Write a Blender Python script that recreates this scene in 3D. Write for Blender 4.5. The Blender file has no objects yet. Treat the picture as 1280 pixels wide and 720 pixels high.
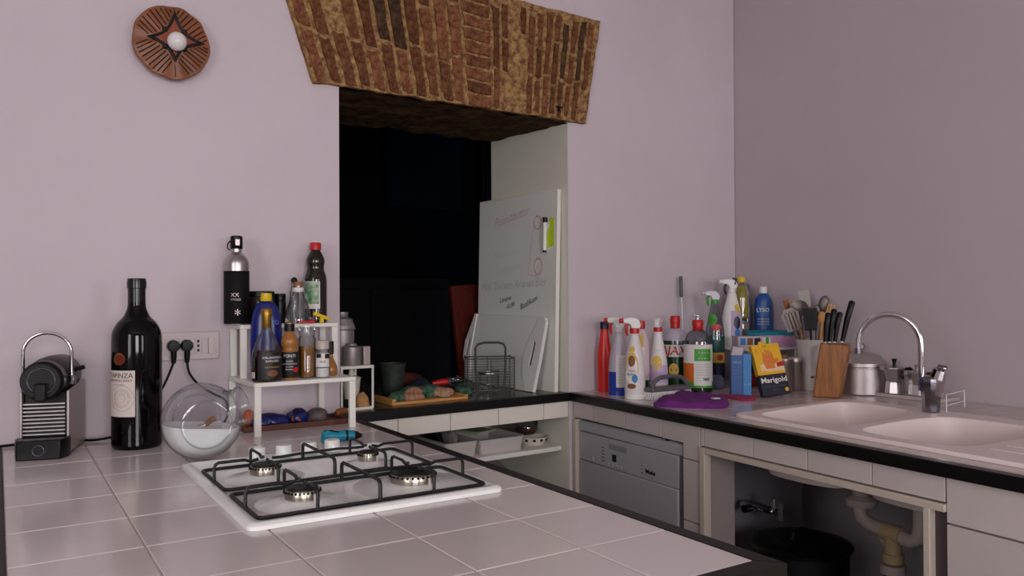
import bpy, bmesh, math, random
from mathutils import Vector, Matrix, noise
random.seed(7)
S = bpy.context.scene
COL = S.collection
PI = math.pi
cos, sin, rad = math.cos, math.sin, math.radians

# ------------------------------------------------------------------ camera
cd = bpy.data.cameras.new('camera')
cam = bpy.data.objects.new('camera', cd)
COL.objects.link(cam)
cam.location = (0, 0, 1.314)
cd.sensor_width = 36.0
cd.lens = 1005.0 / 1280.0 * 36.0
cd.clip_start = 0.02
YAW, PITCH, ROLL = 0.57, 0.0075, -0.005
_fw = Vector((sin(YAW) * cos(PITCH), cos(YAW) * cos(PITCH), sin(PITCH)))
_r = Vector((cos(YAW), -sin(YAW), 0))
_u = _r.cross(_fw)
_r2 = cos(ROLL) * _r + sin(ROLL) * _u
_u2 = -sin(ROLL) * _r + cos(ROLL) * _u
cam.rotation_euler = Matrix((_r2, _u2, -_fw)).transposed().to_euler()
S.camera = cam

# ------------------------------------------------------------------ light
w = bpy.data.worlds.new('world')
S.world = w
w.use_nodes = True
w.node_tree.nodes['Background'].inputs[0].default_value = (0.55, 0.68, 0.9, 1)
w.node_tree.nodes['Background'].inputs[1].default_value = 0.6
S.view_settings.view_transform = 'Standard'
S.view_settings.look = 'None'
S.view_settings.gamma = 1.0
S.view_settings.use_curve_mapping = False
S.view_settings.exposure = -0.1


def window_light(name, loc, direction, sx, sy, power, col):
    ld = bpy.data.lights.new(name, 'AREA')
    ld.shape = 'RECTANGLE'
    ld.size = sx
    ld.size_y = sy
    ld.energy = power
    ld.color = col
    o = bpy.data.objects.new(name, ld)
    COL.objects.link(o)
    o.location = loc
    o.rotation_euler = Vector(direction).to_track_quat('-Z', 'Y').to_euler()
    return o


# daylight entering by the two windows behind and to the left of the viewer
window_light('daylight_left', (-2.22, -0.6, 1.62), (1, 0, 0), 1.3, 1.5, 50, (1.0, 0.965, 0.97))
window_light('daylight_back', (-0.3, -3.22, 1.62), (0, 1, 0), 1.3, 1.5, 104, (1.0, 0.965, 0.97))
window_light('daylight_back_right', (2.1, -3.22, 1.62), (0, 1, 0), 1.0, 1.5, 34, (1.0, 0.965, 0.97))


# ------------------------------------------------------------------ materials
def lin(h):
    h = h.lstrip('#')
    out = []
    for i in (0, 2, 4):
        c = int(h[i:i + 2], 16) / 255.0
        out.append(c / 12.92 if c <= 0.04045 else ((c + 0.055) / 1.055) ** 2.4)
    return (*out, 1.0)


def mat(name, col, rough=0.5, metal=0.0, var=0.0, vscale=8.0, bump=0.0, bscale=60.0, spec=0.5, coat=0.0, rnd=0.0, stretch=None, col2=None):
    m = bpy.data.materials.new(name)
    m.use_nodes = True
    nt = m.node_tree
    b = nt.nodes['Principled BSDF']
    b.inputs['Roughness'].default_value = rough
    b.inputs['Metallic'].default_value = metal
    b.inputs['Specular IOR Level'].default_value = spec
    b.inputs['Coat Weight'].default_value = coat
    c = lin(col)
    b.inputs['Base Color'].default_value = c
    tc = nt.nodes.new('ShaderNodeTexCoord')
    vec = tc.outputs['Object']
    if stretch:
        mp = nt.nodes.new('ShaderNodeMapping')
        mp.inputs['Scale'].default_value = stretch
        nt.links.new(vec, mp.inputs['Vector'])
        vec = mp.outputs['Vector']
    src = None
    if var or col2:
        n = nt.nodes.new('ShaderNodeTexNoise')
        n.inputs['Scale'].default_value = vscale
        n.inputs['Detail'].default_value = 8
        n.inputs['Roughness'].default_value = 0.65
        nt.links.new(vec, n.inputs['Vector'])
        r = nt.nodes.new('ShaderNodeValToRGB')
        r.color_ramp.elements[0].position = 0.38
        r.color_ramp.elements[1].position = 0.62
        c2 = lin(col2) if col2 else tuple(min(1, x * (1 + var)) for x in c[:3]) + (1,)
        c1 = c if col2 else tuple(x * (1 - var) for x in c[:3]) + (1,)
        r.color_ramp.elements[0].color = c1
        r.color_ramp.elements[1].color = c2
        nt.links.new(n.outputs['Fac'], r.inputs['Fac'])
        src = r.outputs['Color']
    if rnd:
        oi = nt.nodes.new('ShaderNodeObjectInfo')
        mr = nt.nodes.new('ShaderNodeMapRange')
        mr.inputs['To Min'].default_value = 1 - rnd
        mr.inputs['To Max'].default_value = 1 + rnd
        nt.links.new(oi.outputs['Random'], mr.inputs['Value'])
        mx = nt.nodes.new('ShaderNodeVectorMath')
        mx.operation = 'SCALE'
        if src:
            nt.links.new(src, mx.inputs[0])
        else:
            mx.inputs[0].default_value = c[:3]
        nt.links.new(mr.outputs['Result'], mx.inputs['Scale'])
        src = mx.outputs['Vector']
    if src:
        nt.links.new(src, b.inputs['Base Color'])
    if bump:
        n2 = nt.nodes.new('ShaderNodeTexNoise')
        n2.inputs['Scale'].default_value = bscale
        n2.inputs['Detail'].default_value = 4
        nt.links.new(vec, n2.inputs['Vector'])
        bp = nt.nodes.new('ShaderNodeBump')
        bp.inputs['Strength'].default_value = bump
        bp.inputs['Distance'].default_value = 0.004
        nt.links.new(n2.outputs['Fac'], bp.inputs['Height'])
        nt.links.new(bp.outputs['Normal'], b.inputs['Normal'])
    return m


def glass(name, tint='#f4f6f6', base=0.06, gain=0.75):
    """thin clear glass: transparent film with fresnel reflection"""
    m = bpy.data.materials.new(name)
    m.use_nodes = True
    nt = m.node_tree
    nt.nodes.remove(nt.nodes['Principled BSDF'])
    out = nt.nodes['Material Output']
    tr = nt.nodes.new('ShaderNodeBsdfTransparent')
    tr.inputs['Color'].default_value = lin(tint)
    gl = nt.nodes.new('ShaderNodeBsdfGlossy')
    gl.inputs['Roughness'].default_value = 0.04
    lw = nt.nodes.new('ShaderNodeLayerWeight')
    lw.inputs['Blend'].default_value = 0.25
    ma = nt.nodes.new('ShaderNodeMath')
    ma.operation = 'MULTIPLY_ADD'
    ma.inputs[1].default_value = gain
    ma.inputs[2].default_value = base
    nt.links.new(lw.outputs['Fresnel'], ma.inputs[0])
    mx = nt.nodes.new('ShaderNodeMixShader')
    nt.links.new(ma.outputs['Value'], mx.inputs['Fac'])
    nt.links.new(tr.outputs['BSDF'], mx.inputs[1])
    nt.links.new(gl.outputs['BSDF'], mx.inputs[2])
    nt.links.new(mx.outputs['Shader'], out.inputs['Surface'])
    return m


M = dict(
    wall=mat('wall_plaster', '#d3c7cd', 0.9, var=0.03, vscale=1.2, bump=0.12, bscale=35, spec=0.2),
    wall_right=mat('wall_plaster_right_shaded', '#bfb3b8', 0.9, var=0.03, vscale=1.2, bump=0.12, bscale=35, spec=0.2),  # darker copy of the wall plaster; the right wall's shade is in the colour
    reveal=mat('cream_plaster', '#e4e0d2', 0.85, var=0.03, vscale=2, bump=0.1, bscale=35, spec=0.2),
    ceiling=mat('ceiling_paint', '#cfc8c8', 0.95),
    floor=mat('floor_terracotta', '#4a3a33', 0.6, var=0.15, vscale=4),
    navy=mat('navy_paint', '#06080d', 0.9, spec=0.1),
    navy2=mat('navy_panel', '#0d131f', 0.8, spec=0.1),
    darkwood=mat('dark_wood', '#100706', 0.7, spec=0.2, var=0.3, vscale=6, stretch=(8, 8, 1)),
    tile=mat('glazed_tile', '#dad1cd', 0.16, var=0.03, vscale=2.5, bump=0.04, bscale=9, spec=0.5, rnd=0.035),
    tile_side=mat('fascia_tile_shaded', '#cabfbb', 0.35, var=0.03, vscale=3, rnd=0.03),  # shade on the right fascia is put into this darker tile colour
    tile_back=mat('white_fascia_tile_lit', '#ebe3d8', 0.35, var=0.02, vscale=3, rnd=0.02),  # lit copy of the same tile; the back fascia's brightness is in its colour
    tile_right=mat('counter_tile_right', '#c2b4b1', 0.2, var=0.08, vscale=9, spec=0.5, rnd=0.03),
    tile_grey=mat('counter_tile_grey', '#4c4644', 0.25, var=0.15, vscale=14, rnd=0.05),
    grout=mat('grout', '#c9bcb4', 0.9, var=0.15, vscale=30),
    grout_side=mat('grout_dark', '#6e625c', 0.9, var=0.15, vscale=30),
    black_edge=mat('black_edge', '#0b0a0a', 0.35, spec=0.4),
    brown_edge=mat('brown_black_edge', '#1d1713', 0.5, spec=0.3),
    plaster_dark=mat('base_plaster', '#7c716c', 0.9, var=0.05),
    white=mat('white_paint', '#ebe8e0', 0.4, var=0.02),
    white_gloss=mat('white_enamel', '#f2f4f0', 0.14, spec=0.6),
    pan_gloss=mat('white_enamel_pan', '#eceef0', 0.12, spec=0.6),
    white_plastic=mat('white_plastic', '#e4e2de', 0.35),
    cream_plastic=mat('cream_plastic', '#d8d2c4', 0.4),
    black=mat('black_plastic', '#070708', 0.35, spec=0.3),
    black_matt=mat('black_matt', '#080809', 0.7, spec=0.25),
    cast=mat('black_cast_iron', '#0a0a0a', 0.45, bump=0.2, bscale=200),
    chrome=mat('chrome', '#dcdcde', 0.08, metal=1.0),
    chrome_dark=mat('chrome_dark', '#8f8f96', 0.15, metal=1.0),
    steel=mat('brushed_steel', '#b9b4b4', 0.3, metal=1.0),
    alu=mat('aluminium', '#c8c0be', 0.42, metal=1.0, bump=0.1, bscale=40),
    alu_matt=mat('aluminium_matt', '#a59fa0', 0.5, metal=0.85),
    brass_steel=mat('burner_steel', '#b4ad9e', 0.28, metal=1.0),
    utensil_steel=mat('utensil_steel', '#77706d', 0.48, metal=0.9),
    silver=mat('silver_panel', '#b8aca9', 0.38, metal=0.6),
    brick=mat('brick_red', '#562f20', 0.95, col2='#835a3c', vscale=48, bump=0.6, bscale=70, rnd=0.3, spec=0.15),
    brick_dark=mat('brick_scorched', '#33251c', 0.92, col2='#5f4632', vscale=40, bump=0.6, bscale=70, rnd=0.25, spec=0.15),
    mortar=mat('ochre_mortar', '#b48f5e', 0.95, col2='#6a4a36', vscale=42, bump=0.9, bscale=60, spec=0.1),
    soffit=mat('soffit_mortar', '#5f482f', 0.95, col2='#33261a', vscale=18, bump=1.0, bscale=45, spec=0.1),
    terracotta=mat('terracotta_glaze', '#8a5333', 0.45, var=0.12, vscale=14),
    terra_red=mat('terracotta_red', '#8f4226', 0.5),
    black_line=mat('scored_line', '#2a120c', 0.7),
    bulb=mat('opal_bulb', '#e6e2e0', 0.12, spec=0.6),
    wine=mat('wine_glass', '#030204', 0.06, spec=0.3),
    capsule=mat('wine_capsule', '#09080a', 0.25),
    paper=mat('label_paper', '#d6c8c0', 0.7, var=0.03, vscale=20),
    paper_white=mat('label_white', '#dcd8d4', 0.6),
    ink=mat('ink_black', '#121112', 0.6),
    ink_grey=mat('ink_grey', '#8d8a86', 0.7),
    ink_faint=mat('ink_faint', '#c9cac2', 0.8),
    ink_pink=mat('ink_pink', '#c98f93', 0.8),
    ink_white=mat('ink_white', '#e4e0dc', 0.5),
    ink_red=mat('ink_red', '#b01f24', 0.5),
    glass=glass('clear_glass'),
    glass_thick=glass('thick_glass', '#f4f6f8', 0.07, 0.6),
    plastic_clear=glass('clear_plastic', '#dfe3ea', 0.09, 0.6),
    flour=mat('white_powder', '#efecea', 0.95, bump=0.3, bscale=90),
    cork=mat('cork', '#8a6240', 0.8, var=0.2, vscale=40),
    wood=mat('pale_wood', '#b98a55', 0.55, var=0.15, vscale=8, stretch=(20, 20, 2)),
    wood_tan=mat('tan_wood', '#c9914f', 0.5, var=0.15, vscale=8, stretch=(4, 30, 30)),
    block_wood=mat('knife_block_wood', '#a4641f', 0.35, col2='#7c4716', vscale=5, stretch=(25, 25, 2)),
    wood_red=mat('reddish_wood', '#5a2a1a', 0.5, var=0.2, vscale=8, stretch=(2, 20, 20)),
    door_wood=mat('mahogany', '#52190d', 0.6, spec=0.2, var=0.25, vscale=5, stretch=(10, 10, 1)),
    blue=mat('deep_blue_plastic', '#14206e', 0.22),
    navy_plastic=mat('navy_plastic', '#1a1d52', 0.35),
    yellow=mat('yellow_plastic', '#e0bf12', 0.35),
    red=mat('red_plastic', '#c01a1c', 0.35),
    redorange=mat('redorange_plastic', '#d8281c', 0.3),
    gold=mat('gold_cap', '#9a7630', 0.3, metal=0.8),
    balsamic=mat('dark_vinegar', '#2a1208', 0.08, spec=0.6),
    oil=mat('amber_oil', '#8a5f20', 0.1, spec=0.6),
    oil_dark=mat('green_black_glass', '#1b1508', 0.07, spec=0.6),
    amber=mat('amber_brown', '#a06a34', 0.2),
    label_black=mat('label_black', '#141013', 0.5),
    label_green=mat('label_green', '#3f7a45', 0.5, col2='#b9c4b0', vscale=45),
    pinkish=mat('pink_liquid', '#d9c3c8', 0.3),
    teal=mat('teal_plastic', '#0c86a0', 0.35),
    teal_cloth=mat('teal_cloth', '#127c92', 0.9, var=0.2, vscale=40, bump=0.5, bscale=150),
    bag_blue=mat('blue_packet', '#10183f', 0.2, col2='#1c2a78', vscale=30),
    bag_orange=mat('orange_print', '#c4581c', 0.35),
    bag_grey=mat('grey_packet', '#5b5450', 0.5, var=0.2, vscale=50),
    handle_wood=mat('handle_wood', '#8a5524', 0.4, var=0.15, vscale=20),
    grey=mat('grey_plastic', '#5a575b', 0.5),
    grey_dark=mat('dark_grey', '#2c2a2d', 0.5),
    stone=mat('green_stone', '#2c352c', 0.6, var=0.25, vscale=50),
    red_dark=mat('dark_red_cloth', '#4a0c0c', 0.8),
    mitt_green=mat('mitt_cloth', '#173f2a', 0.95, col2='#52705f', vscale=38, bump=0.4, bscale=120),
    mitt_orange=mat('mitt_orange_cloth', '#9a6040', 0.95, col2='#a98a70', vscale=60, bump=0.4, bscale=120),
    mitt_dark=mat('navy_cloth', '#0e1424', 0.9, var=0.3, vscale=40),
    beige=mat('beige_cloth', '#b88a5a', 0.9, var=0.15, vscale=30),
    wire=mat('wire_grey', '#77736c', 0.35, metal=0.8),
    board=mat('board_white', '#e8e8e2', 0.35),
    wboard=mat('whiteboard_face', '#edeee6', 0.25, var=0.015, vscale=3),
    highlighter=mat('yellow_green_note', '#c8e22c', 0.6),
    purple=mat('purple_cloth', '#66206f', 0.95, var=0.18, vscale=30, bump=0.5, bscale=200),
    pink_cloth=mat('magenta_cloth', '#9a2c52', 0.95, var=0.15, vscale=30, bump=0.5, bscale=200),
    blue_liquid=mat('blue_liquid', '#2a3f9c', 0.15, spec=0.6),
    frost=mat('frosted_plastic', '#b9b0bb', 0.3),
    frost_white=mat('milky_plastic', '#d6d0d0', 0.3),
    lilac=mat('lilac_label', '#b9a5c6', 0.5),
    label_yellow=mat('label_yellow', '#d7b44c', 0.5),
    label_orange=mat('label_orange', '#c8651c', 0.5),
    label_brown=mat('label_brown', '#7a4a26', 0.5),
    label_blue=mat('label_blue', '#2f77b8', 0.5),
    deep_green=mat('deep_green', '#0e3a1c', 0.2, spec=0.6),
    bright_green=mat('bright_green', '#3f9a2a', 0.45),
    dark_liquid=mat('dark_liquid', '#1a0c0c', 0.15, spec=0.6),
    sea_green=mat('sea_green', '#0f6a55', 0.25),
    yellow_oil=mat('yellow_oil', '#b8a41c', 0.12, spec=0.6),
    blue_bottle=mat('blue_bottle', '#1f4f96', 0.3),
    lid_navy=mat('lid_navy', '#16183a', 0.3),
    box_blue=mat('blue_carton', '#1d4f8e', 0.45),
    box_sky=mat('sky_carton', '#2a78b8', 0.45),
    box_yellow=mat('yellow_carton', '#e6b01e', 0.45),
    box_navy=mat('navy_carton', '#14162c', 0.45),
    skin_orange=mat('printed_glove_orange', '#d87a34', 0.5),
    lilac_box=mat('lilac_box', '#b98fb0', 0.5),
    ceramic=mat('glazed_ceramic', '#cfc8c4', 0.2, spec=0.6),
    sink=mat('composite_sink', '#e6d7d3', 0.4, spec=0.4),
    sink_rim=mat('composite_sink_rim', '#c9bfb8', 0.4, spec=0.4),
    appliance=mat('appliance_grey', '#b0adb1', 0.35),
    appliance_side=mat('appliance_side', '#6f6c72', 0.4),
    pipe=mat('pvc_pipe', '#b3a7a0', 0.5),
    pipe_cream=mat('pvc_cream', '#b49d78', 0.5),
    cabinet=mat('cabinet_white', '#c4b8b2', 0.5),
    cabinet_in=mat('cabinet_inside', '#9a8f8c', 0.6),
    frame=mat('frame_cream', '#c9bcae', 0.5),
    tray=mat('tray_white', '#c6bfbb', 0.45),
    tray_green=mat('pale_green_plastic', '#a9b89a', 0.5),
    bag_plastic=mat('grey_plastic_bag', '#7c7674', 0.4, var=0.2, vscale=30, bump=0.5, bscale=60),
    socket_plate=mat('socket_plate', '#d2c4c4', 0.4),
)


# ------------------------------------------------------------------ mesh builder
class MB:
    def __init__(s):
        s.v, s.f, s.mi = [], [], []
        s.cur = 0

    def add(s, vs, fs):
        b = len(s.v)
        s.v += [tuple(p) for p in vs]
        for f in fs:
            s.f.append(tuple(i + b for i in f))
            s.mi.append(s.cur)
        return s

    def box(s, x0, x1, y0, y1, z0, z1):
        vs = [(x, y, z) for z in (z0, z1) for y in (y0, y1) for x in (x0, x1)]
        return s.add(vs, [(0, 2, 3, 1), (4, 5, 7, 6), (0, 1, 5, 4), (2, 6, 7, 3), (0, 4, 6, 2), (1, 3, 7, 5)])

    def mbox(s, mtx, sx, sy, sz):
        vs = [mtx @ Vector((x * sx / 2, y * sy / 2, z * sz / 2)) for z in (-1, 1) for y in (-1, 1) for x in (-1, 1)]
        return s.add(vs, [(0, 2, 3, 1), (4, 5, 7, 6), (0, 1, 5, 4), (2, 6, 7, 3), (0, 4, 6, 2), (1, 3, 7, 5)])

    def prism(s, poly, a, b, axis='z'):
        """poly of 2D points (counter-clockwise seen from +axis) extruded from a to b"""
        def P(p, t):
            if axis == 'z': return (p[0], p[1], t)
            if axis == 'y': return (p[0], t, p[1])
            return (t, p[0], p[1])
        n = len(poly)
        vs = [P(p, a) for p in poly] + [P(p, b) for p in poly]
        fs = [tuple(range(n - 1, -1, -1)), tuple(range(n, 2 * n))]
        fs += [(i, (i + 1) % n, n + (i + 1) % n, n + i) for i in range(n)]
        return s.add(vs, fs)

    def lathe(s, prof, seg=28, sx=1.0, sy=1.0, arc=None, c=(0, 0, 0), mtx=None):
        """prof: list of (r,z); angle 0 faces -Y, positive towards +X"""
        a0, a1 = arc if arc else (0, 2 * PI)
        full = arc is None
        n = seg if full else seg + 1
        vs, fs, ring = [], [], []
        for (r, z) in prof:
            if r < 1e-6:
                ring.append([len(vs)]); vs.append((c[0], c[1], c[2] + z)); continue
            row = []
            for i in range(n):
                t = a0 + (a1 - a0) * i / seg
                row.append(len(vs))
                vs.append((c[0] + sx * r * sin(t), c[1] - sy * r * cos(t), c[2] + z))
            ring.append(row)
        for k in range(len(ring) - 1):
            A, B = ring[k], ring[k + 1]
            m = seg
            for i in range(m):
                j = (i + 1) % n if full else i + 1
                if len(A) == 1 and len(B) == 1: continue
                if len(A) == 1: fs.append((A[0], B[j], B[i]))
                elif len(B) == 1: fs.append((A[i], A[j], B[0]))
                else: fs.append((A[i], A[j], B[j], B[i]))
        if mtx: vs = [mtx @ Vector(v) for v in vs]
        return s.add(vs, fs)

    def tube(s, pts, r, seg=8, closed=False):
        pts = [Vector(p) for p in pts]
        rs = r if isinstance(r, (list, tuple)) else [r] * len(pts)
        n = len(pts)
        vs, fs = [], []
        up = None
        for i, p in enumerate(pts):
            if closed: t = pts[(i + 1) % n] - pts[i - 1]
            else: t = pts[min(i + 1, n - 1)] - pts[max(i - 1, 0)]
            t.normalize()
            if up is None: up = Vector((0, 0, 1)) if abs(t.z) < 0.9 else Vector((1, 0, 0))
            a = t.cross(up)
            if a.length < 1e-4: a = t.orthogonal()
            a.normalize()
            b = a.cross(t); b.normalize(); up = b
            for k in range(seg):
                q = 2 * PI * k / seg
                vs.append(p + rs[i] * (cos(q) * a + sin(q) * b))
        for i in range(n if closed else n - 1):
            A, B = i * seg, ((i + 1) % n) * seg
            for k in range(seg):
                fs.append((A + k, A + (k + 1) % seg, B + (k + 1) % seg, B + k))
        if not closed:
            fs.append(tuple(range(seg)))
            fs.append(tuple((n - 1) * seg + k for k in range(seg - 1, -1, -1)))
        return s.add(vs, fs)

    def cyl(s, p0, p1, r, seg=14):
        return s.tube([p0, p1], r, seg)

    def ball(s, c, r, seg=16, rings=9, sx=1, sy=1, sz=1):
        prof = [(r * sin(PI * k / rings), -r * cos(PI * k / rings) * sz) for k in range(rings + 1)]
        return s.lathe(prof, seg, sx, sy, c=c)

    def noise(s, amp, scale, seed=0):
        out = []
        for p in s.v:
            q = Vector(p) * scale + Vector((seed, seed * 1.7, 0))
            out.append(tuple(Vector(p) + amp * noise.noise_vector(q)))
        s.v = out
        return s

    def xf(s, m):
        s.v = [tuple(m @ Vector(p)) for p in s.v]
        return s

    def build(s, name, mats, parent=None, loc=(0, 0, 0), rz=0.0, bev=0.0, smooth=True, ang=38, sub=0):
        me = bpy.data.meshes.new(name)
        me.from_pydata(s.v, [], s.f)
        if not isinstance(mats, (list, tuple)): mats = [mats]
        for m in mats: me.materials.append(M[m] if isinstance(m, str) else m)
        me.polygons.foreach_set('material_index', s.mi)
        bm = bmesh.new(); bm.from_mesh(me)
        bmesh.ops.recalc_face_normals(bm, faces=bm.faces)
        bm.to_mesh(me); bm.free()
        if smooth:
            me.polygons.foreach_set('use_smooth', [True] * len(me.polygons))
            me.set_sharp_from_angle(angle=rad(ang))
        me.update()
        o = bpy.data.objects.new(name, me)
        COL.objects.link(o)
        o.location = loc
        o.rotation_euler = (0, 0, rz)
        if parent: o.parent = parent
        if bev:
            b = o.modifiers.new('bevel', 'BEVEL'); b.width = bev; b.segments = 2; b.limit_method = 'ANGLE'
        if sub:
            b = o.modifiers.new('subd', 'SUBSURF'); b.levels = sub; b.render_levels = sub
        return o


def thing(name, label, cat, loc=(0, 0, 0), rz=0.0, group=None):
    o = bpy.data.objects.new(name, None)
    o.empty_display_size = 0.05
    COL.objects.link(o)
    o.location = loc
    o.rotation_euler = (0, 0, rz)
    return tag(o, label, cat, group)


def tag(o, label, cat, group=None):
    o['label'] = label
    o['category'] = cat
    if group: o['group'] = group
    return o


def struct(o):
    o['kind'] = 'structure'
    return o


def text(parent, string, size, fn, m='ink', name='lettering', shear=0.0, wide=1.0, bold=0.0):
    """flat print: the letters' mesh mapped by fn(x,y) -> local point"""
    cu = bpy.data.curves.new('txt', 'FONT')
    cu.body = string
    cu.size = size
    cu.shear = shear
    cu.align_x = 'CENTER'
    cu.align_y = 'CENTER'
    cu.resolution_u = 2
    cu.offset = bold
    t = bpy.data.objects.new('txt', cu)
    COL.objects.link(t)
    dg = bpy.context.evaluated_depsgraph_get()
    me0 = bpy.data.meshes.new_from_object(t.evaluated_get(dg))
    b = MB()
    b.add([fn(v.co.x * wide, v.co.y) for v in me0.vertices], [tuple(p.vertices) for p in me0.polygons])
    bpy.data.objects.remove(t)
    bpy.data.curves.remove(cu)
    bpy.data.meshes.remove(me0)
    return b.build(name, m, parent, smooth=False)


def prof_r(prof, z):
    for (r0, z0), (r1, z1) in zip(prof, prof[1:]):
        if min(z0, z1) - 1e-9 <= z <= max(z0, z1) + 1e-9 and abs(z1 - z0) > 1e-9:
            return r0 + (r1 - r0) * (z - z0) / (z1 - z0)
    return prof[-1][0]


def patch(parent, name, m, prof, z0, z1, a0, a1, off=0.0008, sx=1, sy=1, n=6, seg=12):
    """a label wrapped round a turned body"""
    pr = [(prof_r(prof, z0 + (z1 - z0) * i / n) + off, z0 + (z1 - z0) * i / n) for i in range(n + 1)]
    return MB().lathe(pr, seg, sx, sy, arc=(rad(a0), rad(a1))).build(name, m, parent)


def disc_patch(parent, name, m, prof, zc, ac, rx, rz_, off=0.0012, sx=1, sy=1):
    vs, n = [], 20
    def P(x, z):
        r = prof_r(prof, z) + off
        a = rad(ac) + x / max(r, 1e-3)
        return (sx * r * sin(a), -sy * r * cos(a), z)
    vs = [P(0, zc)] + [P(rx * cos(2 * PI * k / n), zc + rz_ * sin(2 * PI * k / n)) for k in range(n)]
    fs = [(0, 1 + k, 1 + (k + 1) % n) for k in range(n)]
    return MB().add(vs, fs).build(name, m, parent)


def on_prof(prof, zc, ac, off=0.0018, sx=1, sy=1):
    def fn(x, y):
        r = prof_r(prof, zc + y) + off
        a = rad(ac) + x / max(r, 1e-3)
        return (sx * r * sin(a), -sy * r * cos(a), zc + y)
    return fn


def smooth_prof(keys, n=6):
    """Catmull-Rom through (r,z) keys; a repeated key makes a corner"""
    out = []
    for i in range(len(keys) - 1):
        p1, p2 = keys[i], keys[i + 1]
        if p1 == p2: continue
        p0 = keys[i - 1] if i > 0 else p1
        p3 = keys[i + 2] if i + 2 < len(keys) else p2
        for k in range(n):
            t = k / n
            q = []
            for d in (0, 1):
                q.append(0.5 * (2 * p1[d] + (p2[d] - p0[d]) * t + (2 * p0[d] - 5 * p1[d] + 4 * p2[d] - p3[d]) * t * t + (3 * p1[d] - p0[d] - 3 * p2[d] + p3[d]) * t ** 3))
            out.append((max(q[0], 0), q[1]))
    out.append(keys[-1])
    return out


def face(x, y, extra=0.0):
    """rotation that turns a thing's local -Y side to the middle of the room"""
    return math.atan2(-x, y) + rad(extra)


# frames: the back wall (2.4 degrees out of square) and the right counter (3.3 degrees out of square)
AW = rad(2.4)
W0 = Vector((1.001, 2.67, 0))
AR = rad(-3.3)
R0 = Vector((2.03, 2.713, 0))


def WL(x, y, z=0.0):
    return Vector((W0.x + x * cos(AW) - y * sin(AW), W0.y + x * sin(AW) + y * cos(AW), z))


def RL(x, y, z=0.0):
    return Vector((R0.x + x * cos(AR) - y * sin(AR), R0.y + x * sin(AR) + y * cos(AR), z))


CT = 0.9          # worktop height
XR = 3.085        # right wall
CEIL = 3.2

# ------------------------------------------------------------------ room shell
b = MB()
b.box(-3.4, 0, 0, 0.58, 0, CEIL)
b.box(1.02, 2.082, 0, 0.58, 0, CEIL)
b.box(0, 1.02, 0.0, 0.58, 2.063, CEIL)
o = struct(b.build('wall_back', ['wall', 'reveal'], loc=W0, rz=AW, smooth=False))
for p in o.data.polygons:          # the reveals of the opening are painted cream
    if abs(p.normal.x) > 0.9 and -0.01 < p.center.x < 1.03: p.material_index = 1
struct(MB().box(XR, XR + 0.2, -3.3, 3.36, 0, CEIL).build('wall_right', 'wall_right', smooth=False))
b = MB()
b.box(-2.3, -2.1, -3.3, -1.25, 0, CEIL).box(-2.3, -2.1, 0.05, 2.53, 0, CEIL).box(-2.3, -2.1, -1.25, 0.05, 0, 0.87).box(-2.3, -2.1, -1.25, 0.05, 2.37, CEIL)
struct(b.build('wall_left', 'wall', smooth=False))
b = MB()
b.box(-2.1, -0.95, -3.3, -3.1, 0, CEIL).box(0.35, 1.6, -3.3, -3.1, 0, CEIL).box(2.6, XR, -3.3, -3.1, 0, CEIL).box(1.6, 2.6, -3.3, -3.1, 0, 0.87).box(1.6, 2.6, -3.3, -3.1, 2.37, CEIL).box(-0.95, 0.35, -3.3, -3.1, 0, 0.87).box(-0.95, 0.35, -3.3, -3.1, 2.37, CEIL)
struct(b.build('wall_front', 'wall', smooth=False))
struct(MB().box(-2.3, XR + 0.2, -3.3, 6.4, -0.1, 0).build('floor', 'floor', smooth=False))
struct(MB().box(-2.3, XR + 0.2, -3.3, 3.3, CEIL, CEIL + 0.1).build('ceiling', 'ceiling', smooth=False))
b = MB()
for t in (0.0, 0.63, 1.25): b.box(-2.2, -2.16, -1.25 + t, -1.20 + t, 0.87, 2.37)
b.box(-2.2, -2.16, -1.25, 0.05, 0.87, 0.92).box(-2.2, -2.16, -1.25, 0.05, 2.32, 2.37)
struct(b.build('window_1', 'white', smooth=False))
b = MB()
for t in (0.0, 0.63, 1.25): b.box(-0.95 + t, -0.90 + t, -3.2, -3.16, 0.87, 2.37)
b.box(-0.95, 0.35, -3.2, -3.16, 0.87, 0.92).box(-0.95, 0.35, -3.2, -3.16, 2.32, 2.37)
struct(b.build('window_2', 'white', smooth=False))
b = MB()
for t in (0.0, 0.475, 0.95): b.box(1.6 + t, 1.65 + t, -3.2, -3.16, 0.87, 2.37)
b.box(1.6, 2.6, -3.2, -3.16, 0.87, 0.92).box(1.6, 2.6, -3.2, -3.16, 2.32, 2.37)
struct(b.build('window_3', 'white', smooth=False))
# the dark room seen through the opening
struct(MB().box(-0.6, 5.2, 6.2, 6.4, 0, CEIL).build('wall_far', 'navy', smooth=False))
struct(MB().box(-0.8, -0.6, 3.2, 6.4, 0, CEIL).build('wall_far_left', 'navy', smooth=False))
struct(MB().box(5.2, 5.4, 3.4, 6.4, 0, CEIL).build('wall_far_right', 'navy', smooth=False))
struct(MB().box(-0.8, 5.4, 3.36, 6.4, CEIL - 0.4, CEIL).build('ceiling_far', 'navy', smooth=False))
struct(MB().box(0, 1.02, 0.56, 0.6, 0, 0.84).build('wall_niche', 'plaster_dark', loc=W0, rz=AW, smooth=False))


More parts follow.
